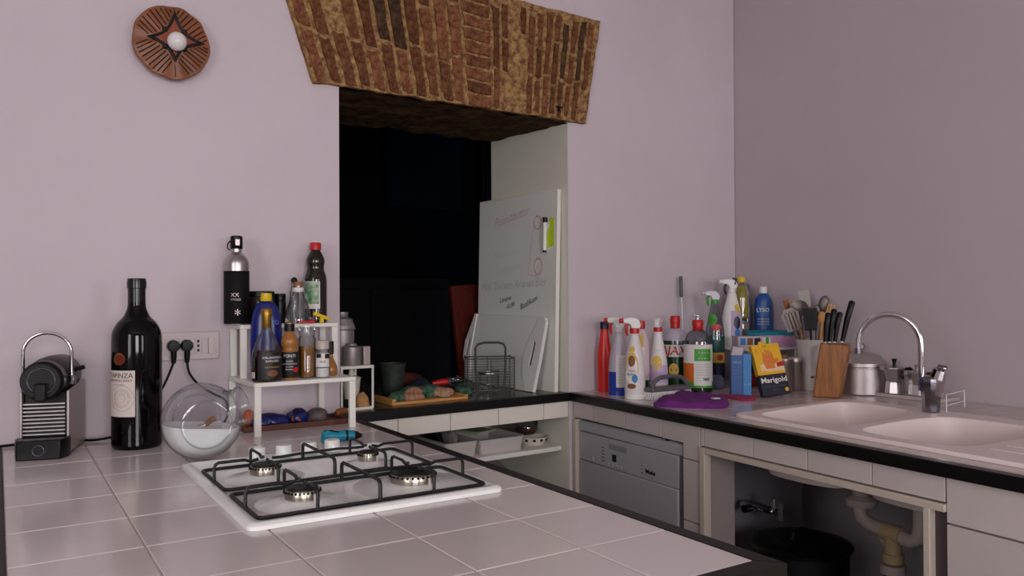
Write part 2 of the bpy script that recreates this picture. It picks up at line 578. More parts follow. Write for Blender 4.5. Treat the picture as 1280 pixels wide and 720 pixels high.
# ------------------------------------------------------------------ tiles
def tile_mesh(poly, z0, z1, bevel, name='tile', m='tile'):
    """a glazed tile: polygon prism with a chamfered upper edge (top view polygon, ccw)"""
    c = Vector((sum(p[0] for p in poly) / len(poly), sum(p[1] for p in poly) / len(poly)))
    n = len(poly)
    # inset polygon by moving each corner along its bisector
    ins = []
    for i in range(n):
        p = Vector(poly[i]); a = (Vector(poly[i - 1]) - p).normalized(); d = (Vector(poly[(i + 1) % n]) - p).normalized()
        cr = a.x * d.y - a.y * d.x
        s = a + d
        q = p + s * bevel * (1 if cr < 0 else -1)
        ins.append(q)
    vs = [(p[0] - c.x, p[1] - c.y, z0 - z1) for p in poly] + [(p[0] - c.x, p[1] - c.y, -bevel * 0.7) for p in poly] + [(q.x - c.x, q.y - c.y, 0) for q in ins]
    fs = [tuple(range(n - 1, -1, -1)), tuple(range(2 * n, 3 * n))]
    for k in (0, n):
        fs += [(k + i, k + (i + 1) % n, k + n + (i + 1) % n, k + n + i) for i in range(n)]
    return vs, fs, (c.x, c.y, z1)


def add_tile(parent, poly, z0=None, z1=0.0, m='tile', bevel=0.0015, name='tile', tilt=0.0012):
    vs, fs, loc = tile_mesh(poly, z1 - 0.008 if z0 is None else z0, z1, bevel)
    b = MB(); b.add(vs, fs)
    o = b.build(name, m, parent, loc=loc, smooth=False)
    o.rotation_euler = (random.uniform(-tilt, tilt), random.uniform(-tilt, tilt), 0)
    return o


def rect(x0, x1, y0, y1):
    return [(x0, y0), (x1, y0), (x1, y1), (x0, y1)]


G = 0.0016        # half a joint


def add_face_tile(parent, x, y0, y1, z0, z1, m='tile_side', axis='x', proud=0.010, poly=None):
    """fascia tile standing on a vertical face; axis 'x' faces -X (local), axis 'y' faces -Y"""
    bv = 0.0012
    if poly is None:
        poly = [(y0 + G, z0 + G), (y1 - G, z0 + G), (y1 - G, z1 - G), (y0 + G, z1 - G)]
    vs, fs, loc = tile_mesh(poly, 0, proud, bv)
    out = []
    for (p, q, t) in vs:
        out.append((-t, p, q) if axis == 'x' else (p, t * -1, q))
    b = MB(); b.add(out, fs)
    pos = (x - proud, loc[0], loc[1]) if axis == 'x' else (loc[0], x - proud, loc[1])
    return b.build('tile', m, parent, loc=pos, smooth=False)


# ------------------------------------------------------------------ peninsula worktop
XS = [0.012, 0.207, 0.405, 0.603, 0.803, 0.987]
YS = [0.850, 1.043, 1.243, 1.448, 1.655, 1.865, 2.075, 2.285, 2.490]


def wall_y(x):
    return W0.y + (x - W0.x) * math.tan(AW)


pen = thing('tiled_peninsula_worktop', 'pinkish-white tiled worktop carrying the gas hob, edged in black', 'worktop', (0, 0, 0))
for i in range(5):
    for j in range(8):
        add_tile(pen, rect(XS[i] + G, XS[i + 1] - G, YS[j] + G, YS[j + 1] - G), z1=CT)
    x0, x1 = XS[i] + G, XS[i + 1] - G
    add_tile(pen, [(x0, YS[8] + G), (x1, YS[8] + G), (x1, wall_y(x1) - 0.002), (x0, wall_y(x0) - 0.002)], z1=CT)
MB().prism([(0.012, 0.85), (0.987, 0.85), (0.987, wall_y(0.987) - 0.001), (0.012, wall_y(0.012) - 0.001)], 0.86, 0.8975).build('grout_bed', 'grout', pen, smooth=False)
MB().prism([(0.987, 0.85), (1.019, 0.812), (1.019, wall_y(1.0) - 0.004), (0.987, wall_y(0.987) - 0.004)], 0.865, 0.9005).build('edge_strip', 'brown_edge', pen, bev=0.002)
MB().prism([(-0.02, 0.812), (1.019, 0.812), (0.987, 0.85), (0.012, 0.85)], 0.865, 0.9005).build('edge_strip', 'brown_edge', pen, bev=0.002)
MB().prism([(-0.02, 0.812), (0.012, 0.85), (0.012, wall_y(0) - 0.003), (-0.02, wall_y(-0.02) - 0.003)], 0.865, 0.9005).build('edge_strip', 'brown_edge', pen, bev=0.002)
pb = thing('peninsula_base', 'plastered base under the tiled peninsula worktop', 'counter base')
MB().prism([(0.03, 0.87), (0.97, 0.87), (0.97, wall_y(0.97) - 0.002), (0.03, wall_y(0.03) - 0.002)], 0, 0.859).build('body', 'plaster_dark', pb, smooth=False)

# ------------------------------------------------------------------ worktop in the opening
bw = thing('opening_worktop', 'dark tiled worktop inside the wall opening with black front edge', 'worktop', W0, AW)
MB().box(0.002, 1.018, 0.012, 0.84, 0.862, 0.8925).build('grout_bed', 'grout_side', bw, smooth=False)
ox = [0.002, 0.225, 0.445, 0.665, 0.889, 1.018]
oy = [0.026, 0.22, 0.42, 0.62, 0.84]
for i in range(5):
    for j in range(4):
        add_tile(bw, rect(ox[i] + G, ox[i + 1] - G, oy[j] + G, oy[j + 1] - G), z1=CT, m='tile_grey')
MB().box(0.02, 1.012, -0.012, 0.026, 0.866, 0.901).build('edge_strip', 'black_edge', bw, bev=0.002)
for i in range(5):
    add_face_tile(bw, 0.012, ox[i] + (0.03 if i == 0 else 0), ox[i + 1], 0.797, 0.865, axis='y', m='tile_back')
MB().box(0.03, 1.017, 0.013, 0.03, 0.797, 0.861).build('fascia_bed', 'grout_side', bw, smooth=False)

# ------------------------------------------------------------------ right counter worktop (frame R0, AR)
rw = thing('sink_counter_worktop', 'speckled pinkish tiled worktop round the sink with black front edge', 'worktop', R0, AR)


def wall_x(y):      # local x of the right wall at local y
    return (XR - R0.x + y * sin(AR)) / cos(AR) - 0.003


def back_y(x):      # local y of the back wall
    a = AW - AR
    return x * math.tan(a) - 0.006


HX0, HX1, HY0, HY1 = 0.108, 0.695, -1.80, -0.812
ys = [0.0] + [-0.0345 - 0.2025 * k for k in range(0, 14)]
xs = [0.022 + 0.2 * k for k in range(7)]


def tile_minus_hole(x0, x1, y0, y1):
    """polygon of the tile outside the sink cut-out (None when nothing is left)"""
    ix0, ix1, iy0, iy1 = max(x0, HX0), min(x1, HX1), max(y0, HY0), min(y1, HY1)
    if ix0 >= ix1 or iy0 >= iy1: return rect(x0, x1, y0, y1)
    fx, fy = (ix0 <= x0 and ix1 >= x1), (iy0 <= y0 and iy1 >= y1)
    if fx and fy: return None
    if fy:
        return rect(x0, ix0, y0, y1) if ix1 >= x1 else rect(ix1, x1, y0, y1)
    if fx:
        return rect(x0, x1, y0, iy0) if iy1 >= y1 else rect(x0, x1, iy1, y1)
    L, B = ix0 <= x0, iy0 <= y0            # hole covers left / bottom corner
    if L and B: return [(ix1, y0), (x1, y0), (x1, y1), (x0, y1), (x0, iy1), (ix1, iy1)]
    if not L and B: return [(x0, y0), (ix0, y0), (ix0, iy1), (x1, iy1), (x1, y1), (x0, y1)]
    if L and not B: return [(x0, y0), (x1, y0), (x1, y1), (ix1, y1), (ix1, iy0), (x0, iy0)]
    return [(x0, y0), (x1, y0), (x1, iy0), (ix0, iy0), (ix0, y1), (x0, y1)]


for i in range(6):
    for j in range(len(ys) - 1):
        x0, x1 = xs[i] + G, xs[i + 1] - G
        y1, y0 = ys[j] - G, ys[j + 1] + G
        x1 = min(x1, wall_x(max(y1, back_y(x1) if j == 0 else y1)) - 0.002)
        if x1 - x0 < 0.02: continue
        p = tile_minus_hole(x0, x1, y0, y1)
        if p is None: continue
        if j == 0:
            p = [(x0, y0), (x1, y0), (x1, back_y(x1)), (x0, back_y(x0))]
        add_tile(rw, p, z1=CT, m='tile_right')
b = MB()
yb = ys[-1]
b.box(0.022, HX0, yb, -0.004, 0.862, 0.8975)
b.prism([(HX1, yb), (wall_x(yb) - 0.001, yb), (wall_x(0) - 0.001, -0.004), (HX1, -0.004)], 0.862, 0.8975)
b.box(HX0, HX1, HY1, -0.004, 0.862, 0.8975)
b.box(HX0, HX1, yb, HY0, 0.862, 0.8975)
b.build('grout_bed', 'grout', rw, smooth=False)
MB().box(-0.012, 0.022, yb, -0.004, 0.866, 0.901).build('edge_strip', 'black_edge', rw, bev=0.002)

# fascia, piers and frame below the right counter
rb = thing('sink_counter_masonry', 'tiled front and piers below the sink counter', 'counter base', R0, AR)
fj = [-0.004, -0.145, -0.358, -0.574]
for k in range(3):
    add_face_tile(rb, 0.018, fj[k + 1], fj[k], 0.797, 0.865)
# tile above the narrow pier is L-shaped, cut round the dishwasher
add_face_tile(rb, 0.018, 0, 0, 0, 0, poly=[(-0.770, 0.746), (-0.688, 0.746), (-0.688, 0.797), (-0.576, 0.797), (-0.576, 0.863), (-0.770, 0.863)])
fj2 = [-0.772, -0.791, -1.008, -1.217, -1.429, -1.632]
for k in range(5):
    add_face_tile(rb, 0.018, fj2[k + 1], fj2[k], 0.800, 0.865)
for (z0, z1) in ((0.533, 0.744), (0.322, 0.533), (0.11, 0.322)):
    add_face_tile(rb, 0.018, -0.772, -0.686, z0, z1)
yy = [-1.634, -1.845, -2.06, -2.27, -2.48]
for k in range(4):
    for (z0, z1) in ((0.752, 0.865), (0.54, 0.75), (0.33, 0.54), (0.12, 0.33)):
        add_face_tile(rb, 0.018, yy[k + 1], yy[k], z0, z1)
b = MB()
b.box(0.019, 0.14, -0.760, -0.690, 0, 0.861)
b.box(0.019, 0.75, -2.50, -1.636, 0, 0.861)
b.box(0.019, 0.04, -1.636, 0.0, 0.803, 0.861)
b.build('pier', 'plaster_dark', rb, smooth=False)
MB().box(0.004, 0.12, -0.026, -0.006, 0, 0.79).build('corner_post', 'frame', rb, smooth=False)

fr = thing('sink_cupboard_frame', 'cream door frame of the open cupboard below the sink', 'cupboard frame', R0, AR)
MB().box(0.0, 0.03, -0.800, -0.776, 0.06, 0.797).build('post', 'frame', fr, bev=0.002)
MB().box(0.0, 0.03, -1.596, -1.578, 0.06, 0.778).build('post', 'frame', fr, bev=0.002)
MB().box(0.0, 0.03, -1.634, -0.800, 0.778, 0.797).build('top_rail', 'frame', fr, bev=0.002)
MB().box(0.03, 0.15, -0.786, -0.776, 0.06, 0.797).build('side_panel', 'cabinet_in', fr, smooth=False)
MB().box(0.022, 0.03, -1.634, -1.597, 0.06, 0.778).build('filler_strip', mat('filler_brown', '#4a3c40', 0.6), fr, smooth=False)

# ------------------------------------------------------------------ brick lintel over the opening
lt = thing('brick_lintel', 'flared lintel of old red bricks over the opening in the back wall', 'lintel', W0, AW)
LZ0, LZ1 = 2.036, 2.487


def lx(t, z):
    """x on the lintel face for t in 0..1 between its slanted ends"""
    f = (z - LZ0) / (LZ1 - LZ0)
    a = -0.099 - 0.152 * f
    c = 1.102 + 0.085 * f
    return a + (c - a) * t


b = MB()
nx, nz = 60, 22
vs = []
for j in range(nz + 1):
    z = LZ0 + (LZ1 - LZ0) * j / nz
    for i in range(nx + 1):
        x = lx(i / nx, z)
        ed = i in (0, nx) or j in (0, nz)
        y = -0.022 + (0.004 * noise.noise(Vector((x * 14, z * 14, 0))) + 0.003 * noise.noise(Vector((x * 45, z * 45, 3))))
        vs.append((x + (0.003 * noise.noise(Vector((z * 40, i, 0))) if i in (0, nx) else 0), y, z + (0.007 * noise.noise(Vector((x * 16, j, 5))) if j in (0, nz) else 0)))
fs = [(j * (nx + 1) + i, j * (nx + 1) + i + 1, (j + 1) * (nx + 1) + i + 1, (j + 1) * (nx + 1) + i) for j in range(nz) for i in range(nx)]
edge = [i for i in range(nx + 1)] + [j * (nx + 1) + nx for j in range(1, nz + 1)] + [nz * (nx + 1) + i for i in range(nx - 1, -1, -1)] + [j * (nx + 1) for j in range(nz - 1, 0, -1)]
base = len(vs)
vs += [(vs[i][0], -0.0005, vs[i][2]) for i in edge]
ne = len(edge)
fs += [(edge[k], base + k, base + (k + 1) % ne, edge[(k + 1) % ne]) for k in range(ne)]
b.add(vs, fs)
b.build('mortar_face', 'mortar', lt, ang=60)
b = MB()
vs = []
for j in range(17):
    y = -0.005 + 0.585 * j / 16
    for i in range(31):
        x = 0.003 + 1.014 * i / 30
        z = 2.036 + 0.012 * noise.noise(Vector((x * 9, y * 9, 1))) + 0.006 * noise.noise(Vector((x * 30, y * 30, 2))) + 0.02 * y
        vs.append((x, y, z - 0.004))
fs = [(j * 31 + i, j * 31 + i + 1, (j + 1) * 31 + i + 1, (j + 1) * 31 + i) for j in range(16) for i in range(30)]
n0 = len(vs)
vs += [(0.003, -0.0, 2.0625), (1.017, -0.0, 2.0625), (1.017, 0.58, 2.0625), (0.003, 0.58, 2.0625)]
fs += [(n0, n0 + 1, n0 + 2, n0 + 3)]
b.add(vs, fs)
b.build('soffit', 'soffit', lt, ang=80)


def brick(poly, dark=False, proud=0.006):
    """an uneven brick face: outline points in (x,z), jittered, standing proud of the mortar"""
    n = len(poly)
    c = Vector((sum(p[0] for p in poly) / n, sum(p[1] for p in poly) / n))
    # subdivide edges and jitter
    pts = []
    for i in range(n):
        p, q = Vector(poly[i]), Vector(poly[(i + 1) % n])
        k = 3 if (q - p).length > 0.08 else 2
        for j in range(k): pts.append(p.lerp(q, j / k))
    pts = [p + Vector((random.uniform(-1, 1), random.uniform(-1, 1))) * 0.0032 + (c - p).normalized() * (0.004 if k % 3 == 0 else 0) for k, p in enumerate(pts)]
    n = len(pts)
    y = -0.023 - proud
    vs = [(p.x - c.x, 0.0, p.y - c.y) for p in pts]
    vs = [(p.x - c.x, 0.010, p.y - c.y) for p in pts] + [(p.x - c.x, 0.002, p.y - c.y) for p in pts] + [((p.x - c.x) * 0.9, random.uniform(-0.001, 0.001), (p.y - c.y) * 0.96) for p in pts]
    fs = [tuple(range(2 * n, 3 * n))]
    for k in (0, n): fs += [(k + i, k + (i + 1) % n, k + n + (i + 1) % n, k + n + i) for i in range(n)]
    bb = MB(); bb.add(vs, fs)
    o = bb.build('brick', 'brick_dark' if dark else 'brick', lt, loc=(c.x, y, c.y), smooth=False)
    return o


def soldier(t0, t1, splits, dark=(), skip=()):
    """an upright course between t0 and t1 of the face, cut at the given heights (0..1)"""
    for k in range(len(splits) - 1):
        if k in skip: continue
        za = LZ0 + (LZ1 - LZ0) * splits[k] + 0.006
        zb = LZ0 + (LZ1 - LZ0) * splits[k + 1] - 0.006
        g = 0.0088
        brick([(lx(t0, za) + g, za), (lx(t1, za) - g, za), (lx(t1, zb) - g, zb), (lx(t0, zb) + g, zb)], k in dark, random.uniform(0.003, 0.007))


KEY0, KEY1 = 0.505, 0.605
nl = 11
for i in range(nl):
    t0, t1 = KEY0 * i / nl, KEY0 * (i + 1) / nl
    sp = [[0.0, 0.40, 0.84, 1.0], [0.01, 0.36, 0.93], [0.0, 0.42, 0.80, 1.0], [0.02, 0.37, 0.75, 1.0], [0.0, 0.33, 0.88, 1.0]][i % 5]
    soldier(t0, t1, sp, dark=((1,) if i in (5, 6) else ()), skip=((1,) if i == 2 else ()))
nk = 9
for k in range(nk):
    za = LZ0 + (LZ1 - LZ0) * k / nk + 0.005
    zb = LZ0 + (LZ1 - LZ0) * (k + 1) / nk - 0.005
    g = 0.007
    brick([(lx(KEY0, za) + g, za - 0.0), (lx(KEY1, za) - g, za - 0.004), (lx(KEY1, zb) - g, zb - 0.004), (lx(KEY0, zb) + g, zb)], False, random.uniform(0.004, 0.007))
nr = 12
for i in range(nr):
    t0, t1 = KEY1 + (0.985 - KEY1) * i / nr, KEY1 + (0.985 - KEY1) * (i + 1) / nr
    sp = [[0.0, 0.36, 0.90], [0.02, 0.33, 0.62, 0.95], [0.0, 0.38, 0.97], [0.03, 0.30, 0.70, 0.96]][i % 4]
    skip = ()
    if i in (2, 3): skip = (0, 1)
    if i == 1: skip = (0,)
    if i == 11: skip = (0,)
    soldier(t0, t1, sp, dark=((1,) if i in (8, 10) else ()), skip=skip)
# small iron tie end low on the right of the lintel
MB().box(0.935, 0.965, -0.037, -0.029, 2.082, 2.086).box(0.946, 0.952, -0.037, -0.029, 2.066, 2.083).build('iron_tie', 'black_matt', lt, smooth=False)

# ------------------------------------------------------------------ wall lamp
p = WL(-0.555, 0, 2.083)
lamp = thing('wall_lamp', 'terracotta disc wall lamp with star cut-out and opal globe bulb', 'lamp', p, AW)
N = 60


def rim(t):
    return 0.112 * (1 + 0.012 * cos(9 * t + 0.4) + 0.010 * cos(5 * t + 1.0))


vs, fs = [(0, -0.058, 0)], []
rings = [(0.30, -0.056), (0.7, -0.05), (0.97, -0.043), (1.0, -0.038), (0.98, -0.030), (0.45, -0.0008)]
for (k, y) in rings:
    for i in range(N):
        t = 2 * PI * i / N
        fl = 0.003 * cos(12 * t) * (k if y < -0.03 else 0)
        vs.append((rim(t) * k * cos(t), y + fl, rim(t) * k * sin(t)))
for i in range(N): fs.append((0, 1 + i, 1 + (i + 1) % N))
for q in range(len(rings) - 1):
    for i in range(N):
        a = 1 + q * N
        fs.append((a + i, a + (i + 1) % N, a + N + (i + 1) % N, a + N + i))
fs.append(tuple(1 + (len(rings) - 1) * N + i for i in range(N)))
MB().add(vs, fs).build('disc', 'terracotta', lamp)
tips = [(0.004, 0.088), (0.088, 0.006), (0.006, -0.060), (-0.070, 0.002)]
star = []
for k in range(4):
    a, c = Vector(tips[k]), Vector(tips[(k + 1) % 4])
    mid = (a + c) * 0.15
    for s_ in range(8):
        t = s_ / 8
        star.append((1 - t) ** 2 * a + 2 * t * (1 - t) * mid + t * t * c)
MB().prism([(q.x, q.y) for q in star][::-1], -0.0595, -0.056, 'y').build('star_recess', 'terra_red', lamp, smooth=False)
MB().tube([(q.x, -0.0605, q.y) for q in star], 0.0046, 6, closed=True).build('star_outline', 'ink', lamp)
for k in range(4):
    a, c = Vector(tips[k]), Vector(tips[(k + 1) % 4])
    q = (a + c) * 0.345
    MB().ball((q.x, -0.058, q.y), 0.0085, 10, 6).build('star_dot', 'ink', lamp)
b = MB()
for k in range(4):
    a, c = Vector(tips[k]), Vector(tips[(k + 1) % 4])
    d = (a + c).normalized()
    for j in range(9):
        t = (j + 0.5) / 9
        mid = (a + c) * 0.15
        q = (1 - t) ** 2 * a + 2 * t * (1 - t) * mid + t * t * c + d * 0.010
        th = math.atan2(d.y, d.x) + (t - 0.5) * -0.5
        dd = Vector((cos(th), sin(th)))
        L = 0
        while (q + dd * (L + 0.004)).length < rim(math.atan2((q + dd * L).y, (q + dd * L).x)) * 0.94: L += 0.004
        e = q + dd * L
        yq = lambda v: -0.0588 + 0.013 * (v.length / 0.112) ** 1.6
        b.tube([(q.x, yq(q), q.y), ((q.x + e.x) / 2, yq((q + e) / 2), (q.y + e.y) / 2), (e.x, yq(e), e.y)], 0.0017, 4)
for (x, z) in ((0.004, 0.093), (0.006, -0.068)):
    e = Vector((x, z)).normalized() * 0.105
    b.tube([(x, -0.0535, z), (e.x, -0.0455, e.y)], 0.0011, 4)
b.build('scored_lines', 'black_line', lamp)
MB().ball((0.006, -0.080, -0.006), 0.028, 24, 14).build('bulb', 'bulb', lamp)
MB().cyl((0.006, -0.060, -0.006), (0.006, -0.056, -0.006), 0.014).build('socket', 'white', lamp)

# ------------------------------------------------------------------ socket plate on the wall
p = WL(-0.500, -0.0005, 1.158)
so = thing('socket_plate', 'pale wall plate with sockets and rocker switch above the worktop', 'socket', p, AW)
MB().box(-0.092, 0.092, -0.009, 0, -0.044, 0.044).build('cover_plate', 'socket_plate', so, bev=0.004)
for (x0, x1) in ((-0.072, -0.030), (-0.028, 0.016)):
    MB().box(x0, x1, -0.0115, -0.009, -0.025, 0.025).build('socket_module', 'socket_plate', so, bev=0.001)
MB().box(0.018, 0.036, -0.0115, -0.009, -0.025, 0.025).build('socket_module', 'socket_plate', so, bev=0.001)
b = MB()
for z in (-0.014, 0, 0.014): b.box(0.0235, 0.0305, -0.0122, -0.0114, z - 0.004, z + 0.004)
b.build('socket_holes', 'ink', so, smooth=False)
MB().box(0.038, 0.056, -0.0115, -0.009, -0.025, 0.025).build('blank_module', 'socket_plate', so, bev=0.001)
b = MB(); b.prism([(-0.0095, -0.025), (-0.018, -0.025), (-0.0125, 0.025), (-0.0095, 0.025)], 0.057, 0.075, 'x')
b.build('rocker_switch', 'socket_plate', so, bev=0.001)


def plug_cord(label, lx_, pts, name='plug_and_cord'):
    q = WL(lx_, -0.0125, 1.160)
    t = thing(name, label, 'power plug', q, AW)
    b = MB()
    b.lathe([(0, 0.0), (0.016, 0.0), (0.0188, -0.004), (0.0188, -0.014), (0.015, -0.022), (0, -0.023)], 18, mtx=Matrix.Rotation(-PI / 2, 4, 'X'))
    b.tube([(0, -0.012, -0.008), (0, -0.012, -0.035), (0, -0.011, -0.052)], [0.009, 0.0085, 0.0065], 10)
    b.build('plug', 'black', t)
    loc = [Vector((0, -0.011, -0.050))] + [Matrix.Rotation(-AW, 3, 'Z') @ (Vector(v) - q) for v in pts]
    cu = []
    for i in range(len(loc) - 1):
        p0, p1, p2, p3 = loc[max(i - 1, 0)], loc[i], loc[i + 1], loc[min(i + 2, len(loc) - 1)]
        for k in range(6):
            s_ = k / 6
            cu.append(0.5 * (2 * p1 + (p2 - p0) * s_ + (2 * p0 - 5 * p1 + 4 * p2 - p3) * s_ ** 2 + (3 * p1 - p0 - 3 * p2 + p3) * s_ ** 3))
    cu.append(loc[-1])
    MB().tube(cu, 0.0036, 8).build('cord', 'black', t)
    return t


# ================================================================== PENINSULA THINGS
# coffee machine
o = thing('coffee_machine', 'capsule coffee machine with raised chrome lever at the left end of the worktop', 'coffee machine', (0.099, 2.396, CT), rad(-16))
b = MB()
b.box(-0.050, 0.050, 0.030, 0.205, 0.004, 0.165)
b.build('body', 'black', o, bev=0.004)
for x0, x1 in ((-0.058, -0.051), (0.051, 0.058)):
    MB().prism([(0.018, 0.006), (0.205, 0.006), (0.205, 0.180), (0.018, 0.168)], x0, x1, 'x').build('side_panel', 'silver', o, bev=0.002)
b = MB()
b.prism([(-0.062, -0.004), (-0.050, -0.040), (0.050, -0.040), (0.062, -0.004), (0.060, 0.029), (-0.060, 0.029)], 0.0, 0.05)
b.build('drip_tray', 'black', o, bev=0.003)
MB().tube([(0.013 * cos(2 * PI * k / 18), -0.0405, 0.024 + 0.013 * sin(2 * PI * k / 18)) for k in range(18)], 0.0014, 6, closed=True).build('emblem_ring', 'chrome_dark', o)
for k in range(9):
    z = 0.054 + 0.0098 * k
    MB().box(-0.049, 0.049, 0.014, 0.0295, z, z + 0.0055).build('grille_slat', 'steel', o, bev=0.0012)
mt = Matrix.Translation((0, 0, 0.196)) @ Matrix.Rotation(-PI / 2, 4, 'X')
b = MB()
b.lathe([(0, -0.012), (0.044, -0.012), (0.051, -0.004), (0.052, 0.03), (0.047, 0.05)], 32, mtx=mt)
b.build('brew_head', 'black', o)
b = MB()
b.lathe([(0.046, 0.045), (0.053, 0.06), (0.0545, 0.12), (0.052, 0.19), (0.044, 0.205), (0, 0.208)], 32, mtx=Matrix.Translation((0, 0, 0.200)) @ Matrix.Rotation(-PI / 2, 4, 'X'))
b.build('barrel', mat('machine_brown', '#2e2220', 0.4), o)
b = MB()
b.tube([(0.032 * cos(2 * PI * k / 24), -0.0125, 0.197 + 0.032 * sin(2 * PI * k / 24)) for k in range(24)], 0.002, 6, closed=True)
b.build('head_ring', 'chrome_dark', o)
MB().box(-0.014, 0.014, -0.028, -0.01, 0.146, 0.192).build('capsule_spout', 'black', o, bev=0.004)
pts = [(-0.057, 0.05, 0.195), (-0.057, 0.048, 0.262)] + [(-0.057 * cos(PI * k / 16), 0.047, 0.264 + 0.054 * sin(PI * k / 16)) for k in range(1, 16)] + [(0.057, 0.048, 0.262), (0.057, 0.05, 0.19)]
MB().tube(pts, 0.0048, 10).build('lever', 'chrome', o)
MB().box(0.054, 0.066, 0.040, 0.062, 0.180, 0.205).build('lever_pivot', 'chrome_dark', o, bev=0.003)
MB().tube([(0.05, 0.10, 0.216), (0.078, 0.10, 0.222)], [0.007, 0.006], 8).build('knob', 'black', o)

plug_cord('black plug furthest left in the socket plate, half hidden by the tall wine bottle', -0.548,
          [(0.430, 2.622, 1.05), (0.392, 2.622, 0.985), (0.34, 2.605, 0.94), (0.29, 2.56, 0.915), (0.235, 2.565, 0.9055), (0.185, 2.60, 0.9055), (0.10, 2.618, 0.905), (0.0, 2.598, 0.906), (-0.045, 2.585, 0.905), (-0.07, 2.575, 0.86)])
plug_cord('black plug nearer the rocker switch, its cord curving down behind the glass jar', -0.509,
          [(0.500, 2.622, 1.075), (0.525, 2.615, 1.04), (0.565, 2.60, 1.010), (0.60, 2.585, 0.985), (0.595, 2.57, 0.93), (0.545, 2.57, 0.9055), (0.42, 2.58, 0.9055)])
# wine bottle
WP = smooth_prof([(0.0, 0.006), (0.045, 0.006), (0.060, 0.0), (0.060, 0.0), (0.0645, 0.008), (0.0645, 0.02), (0.0645, 0.02), (0.0645, 0.285), (0.0645, 0.285), (0.062, 0.315), (0.050, 0.340), (0.034, 0.358), (0.0245, 0.380), (0.0225, 0.40), (0.0215, 0.43), (0.0215, 0.43)], 5)
x, y = 0.325, 2.424
wb = thing('wine_bottle', 'tall black wine bottle with pale paper label', 'bottle', (x, y, CT), face(x, y))
MB().lathe(WP, 40).build('glass_body', 'wine', wb)
MB().lathe([(0.0215, 0.37), (0.0228, 0.371), (0.0225, 0.434), (0.0245, 0.435), (0.025, 0.45), (0.0232, 0.462), (0.0, 0.463)], 32).build('capsule', 'capsule', wb)
pl = patch(wb, 'label', 'paper', WP, 0.090, 0.214, -92, -4, 0.0006, n=2)
text(pl, 'TAPINZA', 0.019, on_prof(WP, 0.200, -42, 0.0012), 'ink')
text(pl, 'MONTEPULCIANO', 0.0095, on_prof(WP, 0.187, -45, 0.0012), 'ink')
text(pl, 'rosso di collina', 0.007, on_prof(WP, 0.177, -45, 0.0012), 'ink_grey')
b = MB()
for r in (0.012, 0.020, 0.0245, 0.034):
    f = on_prof(WP, 0.140, -36, 0.0012)
    b.tube([f(r * cos(t), r * sin(t)) for t in [2 * PI * k / 40 for k in range(40)] if -0.049 < r * cos(t) < 0.035], 0.00035, 4)
b.build('label_rings', 'ink_grey', pl)
em = disc_patch(wb, 'emblem', 'gold', WP, 0.245, -42, 0.019, 0.017)
disc_patch(em, 'emblem_centre', mat('emblem_red', '#6e1c18', 0.4), WP, 0.243, -38, 0.013, 0.013, 0.0018)

# glass jar lying on its flat foot: drum body, round flat sides, tilted mouth
jx, jy = 0.437, 2.140
jar = thing('glass_jar', 'round glass jar of white powder with a tilted open mouth', 'jar', (jx, jy, CT), rad(-2))
JS = 0.955
DP = smooth_prof([(r * JS, z * JS) for r, z in [(0.0, -0.076), (0.056, -0.076), (0.062, -0.074), (0.062, -0.074), (0.083, -0.058), (0.098, -0.03), (0.101, 0.0), (0.098, 0.03), (0.083, 0.058), (0.062, 0.074), (0.056, 0.076), (0.0, 0.076)]], 5)
JC = Vector((0, 0, 0.0965))
mj = Matrix.Translation(JC) @ Matrix.Rotation(-PI / 2, 4, 'X')
EL = rad(17)
ax = Vector((cos(EL), 0.12, sin(EL))).normalized()


def drum(scale):
    b_ = MB(); b_.lathe([(r * scale, z * scale) for r, z in DP], 48, mtx=mj)
    return b_


b = drum(1.0)
keep = MB()                          # cut the mouth hole out of the drum
me_f = []
for f in b.f:
    c = sum((Vector(b.v[i]) for i in f), Vector()) / len(f) - JC
    al = c.dot(ax); rr = (c - al * ax).length
    if al > 0 and rr < 0.048: continue
    me_f.append(f)
b.f = me_f; b.mi = [0] * len(me_f)
b.build('body', 'glass_thick', jar)
q = ax.to_track_quat('Z', 'Y').to_matrix().to_4x4()
NP = [(0.054, 0.076), (0.049, 0.082), (0.0475, 0.088), (0.0495, 0.090), (0.0495, 0.094), (0.0475, 0.096), (0.0475, 0.104), (0.0505, 0.106), (0.051, 0.110), (0.049, 0.113), (0.046, 0.112)]
MB().lathe(NP, 40, mtx=Matrix.Translation(JC) @ q).build('neck', 'glass', jar)
for y_ in (-0.0712, 0.0712):
    MB().tube([(0.0585 * cos(2 * PI * k / 40), y_, JC.z + 0.0585 * sin(2 * PI * k / 40)) for k in range(40)], 0.0022, 6, closed=True).build('face_bead', 'glass', jar)
b = drum(0.955)
bm = bmesh.new()
vv = [bm.verts.new(v) for v in b.v]
for f in b.f:
    try: bm.faces.new([vv[i] for i in f])
    except ValueError: pass
cut = bmesh.ops.bisect_plane(bm, geom=bm.verts[:] + bm.edges[:] + bm.faces[:], plane_co=(0, 0, 0.086), plane_no=(0.10, 0, 1), clear_outer=True)
ed = [e for e in cut['geom_cut'] if isinstance(e, bmesh.types.BMEdge)]
bmesh.ops.contextual_create(bm, geom=ed)
bm.verts.ensure_lookup_table(); bm.verts.index_update()
b = MB(); b.add([v.co[:] for v in bm.verts], [tuple(v.index for v in f.verts) for f in bm.faces]); bm.free()
fl = b.build('powder', 'flour', jar)
fl['kind'] = 'stuff'
sc = thing('scoop', 'small brown-handled scoop stuck in the powder inside the glass jar', 'scoop', (jx, jy, CT))
MB().tube([(0.006, -0.02, 0.090), (0.016, -0.023, 0.099), (0.026, -0.026, 0.106)], [0.006, 0.0075, 0.007], 10).build('handle', 'cork', sc)
